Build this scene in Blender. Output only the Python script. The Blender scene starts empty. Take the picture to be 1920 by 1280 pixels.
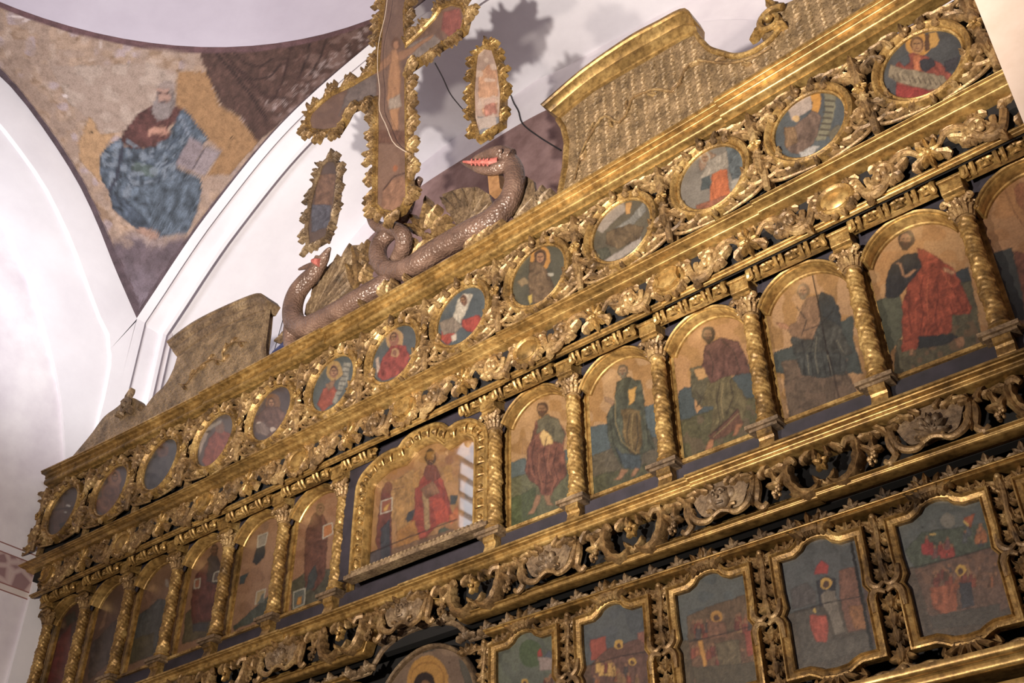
import bpy, math, random
import numpy as np
from mathutils import Vector
PI = math.pi
BRI = .44; SATP = .84; WINE = 3.6
rnd = random.Random(7)
COL = bpy.context.scene.collection

# ------------------------------------------------------------------ camera calibration
CX, CY, CZ, YAW, PIT, ROLL, FOC = 2.88294, -2.75564, -2.93542, -0.678104, 0.643919, -0.003249, 2132.57
ZB = 4.5                       # height of the medallion row above the floor
def _rot():
    cy, sy, cp, sp = math.cos(YAW), math.sin(YAW), math.cos(PIT), math.sin(PIT)
    f = np.array([sy*cp, cy*cp, sp]); r = np.array([cy, -sy, 0.]); u = np.cross(r, f)
    cr, sr = math.cos(ROLL), math.sin(ROLL)
    return np.array([cr*r+sr*u, -sr*r+cr*u, f])
ROT = _rot(); CAM = np.array([CX, CY, CZ])
KZ = ([-9, -1.1, -.95, -.3, -.2, .3, 9], [0, 0, .003, .004, .008, .0145, .0145])
def kz(z): return float(np.interp(z, *KZ))
def hit(px, py, ax, v):        # point of the photograph -> point on a real plane of the room
    d = np.array([(px-960)/FOC, -(py-640)/FOC, 1.]) @ ROT
    return CAM + (v-CAM[ax])/d[ax]*d
def at(px, py, y):             # -> (x, z) on the plane y, before the sag of the old screen
    P = hit(px, py, 1, y); z = P[2]
    for _ in range(5): z = P[2]-kz(z)*P[0]**2
    return float(P[0]), float(z)
def pix(P):                    # world points (N,3) -> where they show, used only to place painted figures
    d = (np.asarray(P, float)-[0, 0, ZB]-CAM) @ ROT.T
    return np.stack([960+FOC*d[:, 0]/d[:, 2], 640-FOC*d[:, 1]/d[:, 2]], 1)
def W(x, y, z): return (x, y, z+kz(z)*x*x+ZB)
def cr(ox, oy, s, pts): return [(ox+a/s, oy+b/s) for a, b in pts]

# ------------------------------------------------------------------ colours and materials
def lin(c):
    f = lambda v: (v/255/12.92) if v/255 <= .04045 else ((v/255+.055)/1.055)**2.4
    return tuple(f(v) for v in c[:3])
def rgba(c): return (*lin(c), 1)
MAT = {}
def newmat(name):
    m = bpy.data.materials.new(name); m.use_nodes = True
    nt = m.node_tree; b = nt.nodes['Principled BSDF']; MAT[name] = m
    return m, nt, b
def noise(nt, scale, detail=4, rough=.6, vec=None, dist=0):
    n = nt.nodes.new('ShaderNodeTexNoise'); n.inputs['Scale'].default_value = scale
    n.inputs['Detail'].default_value = detail; n.inputs['Roughness'].default_value = rough
    n.inputs['Distortion'].default_value = dist
    if vec is None:
        g = nt.nodes.new('ShaderNodeNewGeometry'); vec = g.outputs['Position']
    nt.links.new(vec, n.inputs['Vector']); return n.outputs['Fac']
def ramp(nt, fac, stops):
    r = nt.nodes.new('ShaderNodeValToRGB'); nt.links.new(fac, r.inputs['Fac'])
    e = r.color_ramp.elements
    while len(e) < len(stops): e.new(.5)
    for i, (p, c) in enumerate(stops): e[i].position = p; e[i].color = rgba(c)
    return r.outputs['Color']
def mix(nt, a, b, fac, mode='MIX'):
    m = nt.nodes.new('ShaderNodeMix'); m.data_type = 'RGBA'; m.blend_type = mode
    for s, v in ((m.inputs[6], a), (m.inputs[7], b), (m.inputs[0], fac)):
        if hasattr(v, 'links') or hasattr(v, 'is_linked'): nt.links.new(v, s)
        else: s.default_value = v
    return m.outputs[2]
def bump(nt, b, h, strength, dist=.01):
    n = nt.nodes.new('ShaderNodeBump'); n.inputs['Strength'].default_value = strength
    n.inputs['Distance'].default_value = dist
    nt.links.new(h, n.inputs['Height']); nt.links.new(n.outputs['Normal'], b.inputs['Normal'])
def gold(name, dark, mid, light, metal=.55, rough=.38, bs=.25, scale=9.):
    m, nt, b = newmat(name)
    f1 = noise(nt, scale, 6, .65); f2 = noise(nt, scale*9, 3, .6)
    c = ramp(nt, f1, [(.3, dark), (.5, mid), (.68, light)])
    g = ramp(nt, f2, [(.35, (150, 140, 130)), (.6, (255, 255, 255))])
    nt.links.new(mix(nt, c, g, .7, 'MULTIPLY'), b.inputs['Base Color'])
    b.inputs['Metallic'].default_value = metal
    rr = nt.nodes.new('ShaderNodeMapRange'); nt.links.new(f1, rr.inputs[0])
    rr.inputs[3].default_value = rough+.16; rr.inputs[4].default_value = rough-.08
    nt.links.new(rr.outputs[0], b.inputs['Roughness'])
    bump(nt, b, f2, bs, .006)
    return m
GOLD = gold('gilded_wood', (80, 60, 36), (156, 122, 70), (204, 170, 108), .48, .40)
GCAR = gold('gilded_carving', (70, 54, 38), (142, 112, 74), (188, 158, 108), .38, .43, .35)
GRAIL = gold('gilded_cornice', (98, 76, 42), (162, 128, 74), (202, 168, 106), .52, .34, .10, 5.)
GDUST = gold('dusty_old_gilding', (70, 58, 46), (122, 100, 76), (160, 136, 104), .22, .5, .4)
GFIELD = gold('bronze_gilded_field', (92, 74, 52), (136, 112, 80), (170, 142, 106), .3, .46, .5, 14.)
def plain(name, c1, c2, rough=.8, scale=6., bs=.2, metal=0., detail=6):
    m, nt, b = newmat(name)
    f = noise(nt, scale, detail, .65)
    nt.links.new(ramp(nt, f, [(.33, c1), (.67, c2)]), b.inputs['Base Color'])
    b.inputs['Roughness'].default_value = rough; b.inputs['Metallic'].default_value = metal
    bump(nt, b, f, bs, .01); return m
NAVY = plain('dark_blue_paint', (30, 26, 31), (46, 40, 48), .6, 12, .1)
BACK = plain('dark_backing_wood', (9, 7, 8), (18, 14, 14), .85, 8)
PLAS = plain('white_plaster', (218, 214, 220), (232, 229, 234), .9, 1.6, .1)
PLASD = plain('lavender_plaster', (196, 188, 202), (210, 203, 216), .9, 1.3, .1)
DADO = plain('brown_dado_plaster', (120, 92, 88), (160, 130, 126), .9, 5, .3)
PEACH = plain('peach_plaster', (206, 182, 164), (218, 196, 180), .85, 8, .08)
REDL = plain('red_painted_line', (150, 60, 70), (170, 80, 90), .8, 30)
BLUEW = plain('blue_wing_paint', (28, 32, 62), (52, 56, 92), .6, 20)
IRON = plain('black_wire', (20, 18, 18), (34, 30, 30), .6, 30)
CORD = plain('pale_cord', (190, 170, 150), (214, 196, 178), .7, 30)
MOUTH = plain('red_mouth_paint', (150, 70, 62), (196, 120, 108), .6, 60)
WOODP = plain('bare_wood_post', (120, 84, 52), (160, 118, 78), .7, 20)
FLOORM = plain('stone_floor', (120, 108, 98), (150, 138, 126), .6, 2)
m, nt, b = newmat('scaly_dragon_paint')
v = nt.nodes.new('ShaderNodeTexVoronoi'); v.inputs['Scale'].default_value = 85
g = nt.nodes.new('ShaderNodeNewGeometry'); nt.links.new(g.outputs['Position'], v.inputs['Vector'])
nt.links.new(ramp(nt, noise(nt, 10), [(.3, (84, 64, 54)), (.6, (120, 94, 80)), (.75, (142, 116, 100))]), b.inputs['Base Color'])
b.inputs['Roughness'].default_value = .36; b.inputs['Metallic'].default_value = .12
bump(nt, b, v.outputs['Distance'], .45, .01); SCALY = m
def paintmat(name, rough=.42, coat=.25, var=.35, bscale=40):
    m, nt, b = newmat(name)
    a = nt.nodes.new('ShaderNodeAttribute'); a.attribute_name = 'Col'
    f = noise(nt, 22, 8, .75); f2 = noise(nt, 120, 4, .7)
    w = ramp(nt, f, [(.3, (170, 165, 160)), (.5, (236, 234, 230)), (.7, (255, 255, 255))])
    w2 = ramp(nt, f2, [(.35, (205, 200, 195)), (.6, (255, 255, 255))])
    c = mix(nt, a.outputs['Color'], w, var, 'MULTIPLY'); c = mix(nt, c, w2, .6, 'MULTIPLY')
    nt.links.new(c, b.inputs['Base Color'])
    b.inputs['Roughness'].default_value = rough
    b.inputs['Coat Weight'].default_value = coat; b.inputs['Coat Roughness'].default_value = .22
    bump(nt, b, f2, .12, .004); return m
ICON = paintmat('painted_icon_panel')
FRES = paintmat('faded_fresco', .9, 0, .7)

def resample(pts, n):
    P = np.array(pts, float); d = np.r_[0, np.cumsum(np.linalg.norm(np.diff(P, axis=0), axis=1))]
    # smooth interpolation (Catmull-Rom by arc length)
    t = np.linspace(0, d[-1], n); out = []
    for s in t:
        i = min(np.searchsorted(d, s, 'right')-1, len(P)-2); u = (s-d[i])/(d[i+1]-d[i]+1e-12)
        p0 = P[max(i-1, 0)]; p1 = P[i]; p2 = P[i+1]; p3 = P[min(i+2, len(P)-1)]
        out.append(.5*((2*p1)+(-p0+p2)*u+(2*p0-5*p1+4*p2-p3)*u*u+(-p0+3*p1-3*p2+p3)*u**3))
    return [tuple(float(q) for q in p) for p in out]
# ------------------------------------------------------------------ objects
def setp(o, label=None, cat=None, group=None, kind=None):
    for k, v in (('label', label), ('category', cat), ('group', group), ('kind', kind)):
        if v: o[k] = v
    return o
def thing(name, label, cat, loc, group=None, rot=(0, 0, 0)):
    o = bpy.data.objects.new(name, None); COL.objects.link(o)
    o.empty_display_size = .05
    o.location = loc; o.rotation_euler = rot
    return setp(o, label, cat, group)
class MB:
    def __init__(s): s.v = []; s.f = []
    def add(s, vs, fs):
        n = len(s.v); s.v += [tuple(p) for p in vs]; s.f += [tuple(i+n for i in q) for q in fs]
    def box(s, x0, x1, y0, y1, z0, z1):
        s.add([(x, y, z) for x in (x0, x1) for y in (y0, y1) for z in (z0, z1)],
              [(0, 1, 3, 2), (4, 6, 7, 5), (0, 4, 5, 1), (2, 3, 7, 6), (0, 2, 6, 4), (1, 5, 7, 3)])
    def tube(s, pts, rad, n=7, cap=True, flat=1.):
        if 3 <= len(pts) <= 9:
            k0 = len(pts); r0 = list(rad) if hasattr(rad, '__len__') else [rad]*k0
            pts = resample(pts, (k0-1)*5+1); rad = [float(np.interp(i/(len(pts)-1)*(k0-1), range(k0), r0)) for i in range(len(pts))]
        P = [Vector(p) for p in pts]; N = len(P)
        if not hasattr(rad, '__len__'): rad = [rad]*N
        vs = []; up = Vector((0, -1, 0)); prev = None
        for i in range(N):
            t = (P[min(i+1, N-1)]-P[max(i-1, 0)]); t = t.normalized() if t.length > 1e-9 else Vector((0, 0, 1))
            a = (prev if prev else up); a = a-t*a.dot(t)
            if a.length < 1e-3: a = Vector((1, 0, 0))-t*t.x
            a.normalize(); prev = a; c = t.cross(a)
            for k in range(n):
                th = 2*PI*k/n
                vs.append(P[i]+a*(math.cos(th)*rad[i]*flat)+c*(math.sin(th)*rad[i]))
        fs = [(i*n+k, i*n+(k+1) % n, (i+1)*n+(k+1) % n, (i+1)*n+k) for i in range(N-1) for k in range(n)]
        if cap: fs += [tuple(range(n)), tuple((N-1)*n+k for k in range(n))[::-1]]
        s.add(vs, fs)
    def ball(s, c, r, nu=8, nv=5, sx=1, sy=1, sz=1):
        vs = [(c[0], c[1], c[2]+r*sz)]
        for j in range(1, nv):
            a = PI*j/nv
            for i in range(nu):
                th = 2*PI*i/nu
                vs.append((c[0]+r*sx*math.sin(a)*math.cos(th), c[1]+r*sy*math.sin(a)*math.sin(th), c[2]+r*sz*math.cos(a)))
        vs.append((c[0], c[1], c[2]-r*sz)); L = len(vs)-1
        fs = [(0, 1+i, 1+(i+1) % nu) for i in range(nu)]
        for j in range(nv-2):
            for i in range(nu):
                a0 = 1+j*nu+i; a1 = 1+j*nu+(i+1) % nu
                fs.append((a0, a0+nu, a1+nu, a1))
        fs += [(L, 1+(nv-2)*nu+(i+1) % nu, 1+(nv-2)*nu+i) for i in range(nu)]
        s.add(vs, fs)
    def leaf(s, u, v, ang, L, wd, curl=0., lobes=3, y0=0., h=.012, n=13, tipcurl=.5):
        # a carved acanthus leaf lying on the plane y0, rising towards the viewer (-y)
        a = ang; du = L/(n-1); vs = []
        pts = []
        for i in range(n):
            t = i/(n-1); pts.append((u, v, a)); u += math.cos(a)*du; v += math.sin(a)*du; a += curl/(n-1)*(.4+1.2*t)
        prof = [(-1, -.9), (-1, .15), (-.55, .85), (0, .45), (.55, .85), (1, .15), (1, -.9)]
        for i, (x, z, aa) in enumerate(pts):
            t = i/(n-1)
            env = math.sin(PI*min(1, t*.86+.14))**.6
            sc = 1-.42*abs(math.cos(PI*lobes*t))**.8 if lobes else 1
            w = wd*env*sc*(1-.25*t)+.0012
            lift = h*(.35+.65*math.sin(PI*t)**.7)+h*tipcurl*max(0, t-.7)/.3
            nx, nz = -math.sin(aa), math.cos(aa)
            for q, hh in prof:
                shear = abs(q)*w*.5      # lobes sweep backwards
                vs.append((x+nx*q*w+math.cos(aa)*(-shear*.3), y0-lift*hh-(h*.2), z+nz*q*w+math.sin(aa)*(-shear*.3)))
        m = len(prof)
        fs = [(i*m+k, i*m+k+1, (i+1)*m+k+1, (i+1)*m+k) for i in range(n-1) for k in range(m-1)]
        fs += [tuple(range(m)), tuple((n-1)*m+k for k in range(m))[::-1]]
        s.add(vs, fs)
    def spiral(s, u, v, ang, r0, turns, rad, hand=1, y0=0., lift=.01, k=.12, n=30, leafy=True, eye=True):
        # scroll starting at (u,v) heading ang and winding inward
        L = []; a = ang; x, z = u, v; R = r0
        tot = turns*2*PI; st = tot/n
        for i in range(n+1):
            t = i/n; L.append((x, y0-lift*(1+.5*t), z))
            R = r0*(1-t)**1.05+r0*k; x += math.cos(a)*R*st; z += math.sin(a)*R*st; a += hand*st
        s.tube(L, [rad*(1-.45*i/n) for i in range(n+1)], 6)
        if eye: s.ball((L[-1][0], L[-1][1]-rad*.3, L[-1][2]), rad*1.25, 7, 5)
        if leafy:
            for f in (.08, .3, .52):
                i = int(f*n); p = L[i]; q = L[i+1]; aa = math.atan2(q[2]-p[2], q[0]-p[0])
                s.leaf(p[0], p[2], aa-hand*.75, rad*5.2*(1-f*.5), rad*1.7, hand*-.9*.6, 2, y0-lift*.6, rad*1.2, 8)
        return L[-1]
    def extrude(s, poly, y0, y1):
        n = len(poly); vs = [(a, y0, b) for a, b in poly]+[(a, y1, b) for a, b in poly]
        from mathutils.geometry import tessellate_polygon
        tri = tessellate_polygon([[Vector((a, b, 0)) for a, b in poly]])
        fs = [t for t in tri]+[tuple(i+n for i in t)[::-1] for t in tri]
        fs += [(i, (i+1) % n, n+(i+1) % n, n+i) for i in range(n)]
        s.add(vs, fs)
    def sweep(s, path, prof, closed=True, y0=0.):
        # prof: (outward offset, height towards viewer); path: list of (x,z)
        N = len(path); m = len(prof); vs = []
        area = sum(path[i][0]*path[(i+1) % N][1]-path[(i+1) % N][0]*path[i][1] for i in range(N))
        sg = 1 if area > 0 else -1
        for i in range(N):
            if closed: a, c = path[i-1], path[(i+1) % N]
            else: a, c = path[max(i-1, 0)], path[min(i+1, N-1)]
            b = path[i]
            d1 = Vector((b[0]-a[0], b[1]-a[1])); d2 = Vector((c[0]-b[0], c[1]-b[1]))
            if d1.length < 1e-9: d1 = d2
            if d2.length < 1e-9: d2 = d1
            d1.normalize(); d2.normalize(); t = (d1+d2)
            t = t.normalized() if t.length > 1e-6 else d1
            nx, nz = t[1]*sg, -t[0]*sg
            k = 1/max(.5, d1.dot(t))
            for o, h in prof: vs.append((b[0]+nx*o*k, y0-h, b[1]+nz*o*k))
        fs = []
        for i in range(N if closed else N-1):
            j = (i+1) % N
            for q in range(m-1): fs.append((i*m+q, i*m+q+1, j*m+q+1, j*m+q))
        if not closed: fs += [tuple(range(m)), tuple((N-1)*m+q for q in range(m))[::-1]]
        s.add(vs, fs)
SPLIT = {'leaf', 'upper_leaf', 'lower_leaf', 'scroll', 'sprig', 'leaf_border', 'side_fillet', 'side_hook', 'rim_scroll', 'leaf_foot', 'leaf_crest', 'grape_cluster', 'ivy_leaf', 'side_branch', 'crest', 'stem', 'palmette', 'wing', 'carved_ornament'}
def clusters(mb):
    boxes = []; used = [0]; sets = []
    par = list(range(len(mb.v)))
    def fd(x):
        while par[x] != x: par[x] = par[par[x]]; x = par[x]
        return x
    for f in mb.f:
        r = fd(f[0])
        for q in f[1:]: par[fd(q)] = r
    isl = {}
    for i in range(len(mb.v)): isl.setdefault(fd(i), []).append(i)
    K = list(isl.values()); bb = [(np.min([mb.v[i] for i in k], 0), np.max([mb.v[i] for i in k], 0)) for k in K]
    p2 = list(range(len(K)))
    def f2(x):
        while p2[x] != x: x = p2[x]
        return x
    for i in range(len(K)):
        for j in range(i):
            gap = np.maximum(0, np.maximum(bb[i][0]-bb[j][1], bb[j][0]-bb[i][1]))
            if np.linalg.norm(gap) < .002: p2[f2(i)] = f2(j)
    out = {}
    for i in range(len(K)): out.setdefault(f2(i), []).extend(K[i])
    return [sorted(v) for v in out.values()]
def build(name, mb, mat, parent=None, label=None, smooth=True, world=False, stuff=False):
    if name in SPLIT and parent is not None:
        cl = clusters(mb)
        if len(cl) > 1:
            o = None
            for c in cl:
                ix = {v: i for i, v in enumerate(c)}; m2 = MB(); m2.v = [mb.v[i] for i in c]
                m2.f = [tuple(ix[q] for q in f) for f in mb.f if f[0] in ix]
                o = build1(name, m2, mat, parent, label, smooth, world, stuff); o['_x'] = 1; del o['_x']
            return o
    return build1(name, mb, mat, parent, label, smooth, world, stuff)
def build1(name, mb, mat, parent=None, label=None, smooth=True, world=False, stuff=False):
    me = bpy.data.meshes.new(name); vs = mb.v
    o = bpy.data.objects.new(name, me); COL.objects.link(o)
    if parent is not None:
        o.parent = parent
        if world:
            p = parent
            while p.parent: p = p.parent
            L = p.location; vs = [(a-L[0], b-L[1], c-L[2]) for a, b, c in vs]
    elif world:
        a = np.array(vs); c = (a.min(0)+a.max(0))/2; c[2] = a[:, 2].min()
        vs = [tuple(q) for q in a-c]; o.location = tuple(c)
    me.from_pydata(vs, [], mb.f); me.materials.append(mat)
    if smooth:
        me.polygons.foreach_set('use_smooth', [True]*len(me.polygons))
        try: me.set_sharp_from_angle(angle=math.radians(38))
        except Exception: pass
    import bmesh
    bm = bmesh.new(); bm.from_mesh(me); bmesh.ops.recalc_face_normals(bm, faces=bm.faces); bm.to_mesh(me); bm.free()
    if label: o['label'] = label
    if stuff: o['kind'] = 'stuff'
    return o
def B(fn):
    m = MB(); fn(m); return m
def dup(root, loc, rot=None, label=None, group=None):
    r = root.copy(); COL.objects.link(r); r.location = loc
    if rot is not None: r.rotation_euler = rot
    if label: r['label'] = label
    if group: r['group'] = group
    for ch in list(root.children):
        c = ch.copy(); COL.objects.link(c); c.parent = r
        for g in ch.children:
            d = g.copy(); COL.objects.link(d); d.parent = c
    return r
def slope(x, z): return (0, -math.atan(2*kz(z)*x), 0)
ORD = ['', 'first', 'second', 'third', 'fourth', 'fifth', 'sixth', 'seventh', 'eighth', 'ninth', 'tenth', 'eleventh', 'twelfth', 'thirteenth', 'fourteenth', 'fifteenth']

# ------------------------------------------------------------------ painter (flat art on the icon panels)
def vnoise(x, y, seed, f):
    r = np.random.RandomState(seed); G = r.rand(64, 64)
    X = x*f+100; Y = y*f+100; xi = np.floor(X).astype(int); yi = np.floor(Y).astype(int)
    fx = X-xi; fy = Y-yi; fx = fx*fx*(3-2*fx); fy = fy*fy*(3-2*fy)
    g = lambda a, b: G[a % 64, b % 64]
    return (g(xi, yi)*(1-fx)+g(xi+1, yi)*fx)*(1-fy)+(g(xi, yi+1)*(1-fx)+g(xi+1, yi+1)*fx)*fy
def inpoly(x, y, poly):
    c = np.zeros(x.shape, bool); n = len(poly)
    for i in range(n):
        x0, y0 = poly[i]; x1, y1 = poly[(i+1) % n]
        if y0 == y1: continue
        c ^= ((y0 > y) != (y1 > y)) & (x < (x1-x0)*(y-y0)/(y1-y0)+x0)
    return c
def paint(P, base, layers, seed=1, jit=1.6, unit=1.):
    return sum(paint1(P+np.array(o), base, layers, seed, jit*.8, unit) for o in ((.9, .5), (-.9, .6), (.5, -.9), (-.5, -.8)))/4
def paint1(P, base, layers, seed=1, jit=1.6, unit=1.):
    # P: (N,2) positions; layers: ('p',poly,col[,fold]) ('e',cx,cy,rx,ry,col) ('l',pts,width,col) ('r',cx,cy,r0,r1,col)
    x = P[:, 0]/unit; y = P[:, 1]/unit
    jx = x+(vnoise(x, y, seed, .12)-.5)*jit*2+(vnoise(x, y, seed+9, .5)-.5)*jit; jy = y+(vnoise(x, y, seed+1, .12)-.5)*jit*2+(vnoise(x, y, seed+8, .5)-.5)*jit
    C = np.tile(np.array(lin(base)), (len(x), 1))
    C *= (.72+.36*vnoise(x, y, seed+2, .035)+.22*vnoise(x, y, seed+12, .13))[:, None]
    for L in layers:
        k = L[0]
        if k == 'p':
            poly = [(a/unit, b/unit) for a, b in L[1]]; m = inpoly(jx, jy, poly); col = np.array(lin(L[2]))
            fold = L[3] if len(L) > 3 else .3
            cx = sum(p[0] for p in poly)/len(poly)
            mod = 1+fold*(np.sin((jx-cx)*.30+(vnoise(x, y, seed+3, .04)-.5)*16)*.32+(vnoise(x, y, seed+4, .11)-.5)*1.1+(vnoise(x, y, seed+6, .3)-.5)*.5)
            C[m] = (col[None, :]*mod[:, None])[m]
            if fold > .25:
                wv = np.sin((jx-cx)*.42+(jy)*.05+(vnoise(x, y, seed+3, .05)-.5)*18)
                C[m & (np.abs(wv) < .16)] *= .70; C[m & (wv > .90)] *= 1.28
            if len(poly) > 3 and fold > .02:
                dm = np.full(len(x), 9.)
                for (a0, b0), (a1, b1) in zip(poly, poly[1:]+poly[:1]):
                    ll = (a1-a0)**2+(b1-b0)**2+1e-9; t = np.clip(((jx-a0)*(a1-a0)+(jy-b0)*(b1-b0))/ll, 0, 1)
                    dm = np.minimum(dm, np.hypot(jx-a0-t*(a1-a0), jy-b0-t*(b1-b0)))
                e = m & (dm < 1.3); C[e] *= .66
        elif k == 'e':
            m = ((jx-L[1]/unit)/(L[3]/unit))**2+((jy-L[2]/unit)/(L[4]/unit))**2 < 1
            C[m] = np.array(lin(L[5]))*(.85+.3*vnoise(x, y, seed+5, .3))[m][:, None]
        elif k == 'r':
            d = np.hypot(jx-L[1]/unit, jy-L[2]/unit); m = (d < L[4]/unit) & (d > L[3]/unit); C[m] = np.array(lin(L[5]))
        elif k == 'l':
            pts = L[1]
            for (a, b), (c, d) in zip(pts[:-1], pts[1:]):
                a, b, c, d = a/unit, b/unit, c/unit, d/unit
                ll = (c-a)**2+(d-b)**2+1e-9; t = np.clip(((x-a)*(c-a)+(y-b)*(d-b))/ll, 0, 1)
                m = np.hypot(x-a-t*(c-a), y-b-t*(d-b)) < L[2]/unit; C[m] = np.array(lin(L[3]))
        elif k == 'n':     # blotches of colour inside an optional polygon
            m = vnoise(x, y, L[1], L[2]) > L[3]
            if len(L) > 5: m &= inpoly(jx, jy, [(a/unit, b/unit) for a, b in L[5]])
            C[m] = C[m]*.35+np.array(lin(L[4]))*.65
    return C
def tone(C, s=SATP):
    g = C.mean(1, keepdims=True); C = g+(C-g)*np.where(C[:, 2:3] > C[:, 0:1]*1.02, s*.52, s)
    return C*np.array([.98, .98, .86])
def panel(name, parent, origin, u0, u1, v0, v1, nu, nv, inside, base, layers, seed=1, mat=None, bri=1.35, label=None, jit=1.6, cracks=()):
    """a painted board: fine grid in the plane of the screen, colours held in the mesh"""
    U = np.linspace(u0, u1, nu); V = np.linspace(v0, v1, nv)
    uu, vv = np.meshgrid(U, V); uu = uu.ravel(); vv = vv.ravel()
    ok = inside(uu, vv).reshape(nv, nu)
    idx = -np.ones(nu*nv, int); faces = []
    for j in range(nv-1):
        for i in range(nu-1):
            if ok[j, i] and ok[j, i+1] and ok[j+1, i] and ok[j+1, i+1]:
                faces.append((j*nu+i, j*nu+i+1, (j+1)*nu+i+1, (j+1)*nu+i))
    used = sorted({a for f in faces for a in f}); idx[used] = range(len(used))
    faces = [tuple(int(idx[a]) for a in f) for f in faces]
    y = np.zeros(len(used)); ux = uu[used]; vz = vv[used]
    verts = np.stack([ux, y, vz], 1)
    wv = verts.copy()
    a = parent.rotation_euler[1]; ca, sa = math.cos(a), math.sin(a)
    wx = origin[0]+ca*wv[:, 0]+sa*wv[:, 2]; wz = origin[2]-sa*wv[:, 0]+ca*wv[:, 2]
    wp = np.stack([wx, np.full(len(wx), origin[1]), wz], 1)
    C = np.clip(tone(paint(pix(wp), base, layers, seed, jit))*bri*BRI, 0, .95)
    me = bpy.data.meshes.new(name); me.from_pydata([tuple(p) for p in verts], [], faces)
    ca_ = me.color_attributes.new('Col', 'FLOAT_COLOR', 'POINT')
    ca_.data.foreach_set('color', np.concatenate([C, np.ones((len(C), 1))], 1).astype(np.float32).ravel())
    me.materials.append(mat or ICON)
    o = bpy.data.objects.new(name, me); COL.objects.link(o); o.parent = parent
    o.location = (origin[0]-parent.location[0], origin[1]-parent.location[1], origin[2]-parent.location[2]) if parent else origin
    # thickness: the board has a real back
    bm_ = o.modifiers.new('board', 'SOLIDIFY'); bm_.thickness = .008; bm_.offset = -1 if True else 1
    if label: o['label'] = label
    return o


m, nt, b = newmat('thin_window_glass')
nt.nodes.remove(b); tb = nt.nodes.new('ShaderNodeBsdfTransparent'); gb = nt.nodes.new('ShaderNodeBsdfGlossy'); gb.inputs['Roughness'].default_value = .03
lw = nt.nodes.new('ShaderNodeLayerWeight'); pw = nt.nodes.new('ShaderNodeMath'); pw.operation = 'POWER'; nt.links.new(lw.outputs['Facing'], pw.inputs[0]); pw.inputs[1].default_value = 5
fr = nt.nodes.new('ShaderNodeMath'); fr.operation = 'ADD'; nt.links.new(pw.outputs[0], fr.inputs[0]); fr.inputs[1].default_value = .05; mx = nt.nodes.new('ShaderNodeMixShader')
nt.links.new(fr.outputs[0], mx.inputs[0]); nt.links.new(tb.outputs[0], mx.inputs[1]); nt.links.new(gb.outputs[0], mx.inputs[2])
nt.links.new(mx.outputs[0], nt.nodes['Material Output'].inputs['Surface']); GLASS = m
m, nt, b = newmat('added_glow_pane'); b.inputs['Base Color'].default_value = (.8, .82, .86, 1)
b.inputs['Emission Color'].default_value = (.86, .90, 1, 1); b.inputs['Emission Strength'].default_value = WINE; PANEGLOW = m  # glow of the added window, mirrored by the icon glass

def face(x, y, s, hair=(70, 52, 42), skin=(170, 122, 90), beard=None):
    L = [('e', x, y-s*.15, s*1.05, s*1.25, hair), ('e', x, y, s*.78, s*1.0, skin)]
    if beard: L += [('p', [(x-s*.8, y+s*.25), (x+s*.8, y+s*.2), (x+s*.5, y+s*1.3), (x, y+s*1.6), (x-s*.5, y+s*1.3)], beard, .3)]
    L += [('l', [(x-s*.5, y-s*.2), (x-s*.15, y-s*.2)], .9, (50, 34, 28)), ('l', [(x+s*.15, y-s*.2), (x+s*.5, y-s*.25)], .9, (50, 34, 28)), ('l', [(x-s*.02, y-s*.15), (x, y+s*.3)], .7, (120, 80, 60)), ('l', [(x-s*.25, y+s*.55), (x+s*.25, y+s*.55)], .8, (110, 60, 50))]
    return L
WORLD = .18
FRB = .74
EXPO = .24
LAMPS = [
 (('floodlight', (1.62, -3.35, 2.4), 1250, (1, .92, .82)), dict(r=.05, kind='SPOT', to=(.6, .2, 6.8), spread=1.42)),
 (('chandelier_lamp', (.6, -2.9, 2.4), 380, (1, .88, .73)), dict(r=.07, kind='SPOT', to=(.1, .2, 3.5), spread=1.9)),
 (('added_wall_light', (-1.3, -1.2, 5.6), 85, (.95, .96, 1)), dict(r=.2, kind='SPOT', to=(-3, .0, 6.9), spread=2.1)),  # unseen spot added to brighten the left arches and walls
]
# ------------------------------------------------------------------ camera
cd = bpy.data.cameras.new('camera'); cam = bpy.data.objects.new('camera', cd); COL.objects.link(cam)
cd.sensor_fit = 'HORIZONTAL'; cd.sensor_width = 36; cd.lens = 36*FOC/1920; cd.clip_start = .05
from mathutils import Matrix
mm = Matrix([[ROT[0][i], ROT[1][i], -ROT[2][i]] for i in range(3)]).to_4x4()
mm.translation = Vector((CX, CY, CZ+ZB)); cam.matrix_world = mm
bpy.context.scene.camera = cam
# ------------------------------------------------------------------ light
sc = bpy.context.scene
sc.view_settings.view_transform = 'Standard'; sc.view_settings.look = 'None'
sc.view_settings.gamma = 1; sc.view_settings.exposure = EXPO; sc.view_settings.use_curve_mapping = False
w = bpy.data.worlds.new('world'); sc.world = w; w.use_nodes = True
w.node_tree.nodes['Background'].inputs[0].default_value = (.80, .76, .86, 1)
w.node_tree.nodes['Background'].inputs[1].default_value = WORLD
def lamp(name, loc, power, col, r=.06, kind='POINT', to=None, size=None, spread=None):
    d = bpy.data.lights.new(name, kind); d.energy = power; d.color = col
    if kind in ('POINT', 'SPOT'): d.shadow_soft_size = r
    if kind == 'AREA': d.shape = 'RECTANGLE'; d.size, d.size_y = size
    if spread: d.spot_size = spread; d.spot_blend = .6
    o = bpy.data.objects.new(name, d); COL.objects.link(o); o.location = loc
    if to is not None: o.rotation_euler = (Vector(to)-Vector(loc)).to_track_quat('-Z', 'Y').to_euler()
    return o
for a in LAMPS: lamp(*a[0], **a[1])

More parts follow.
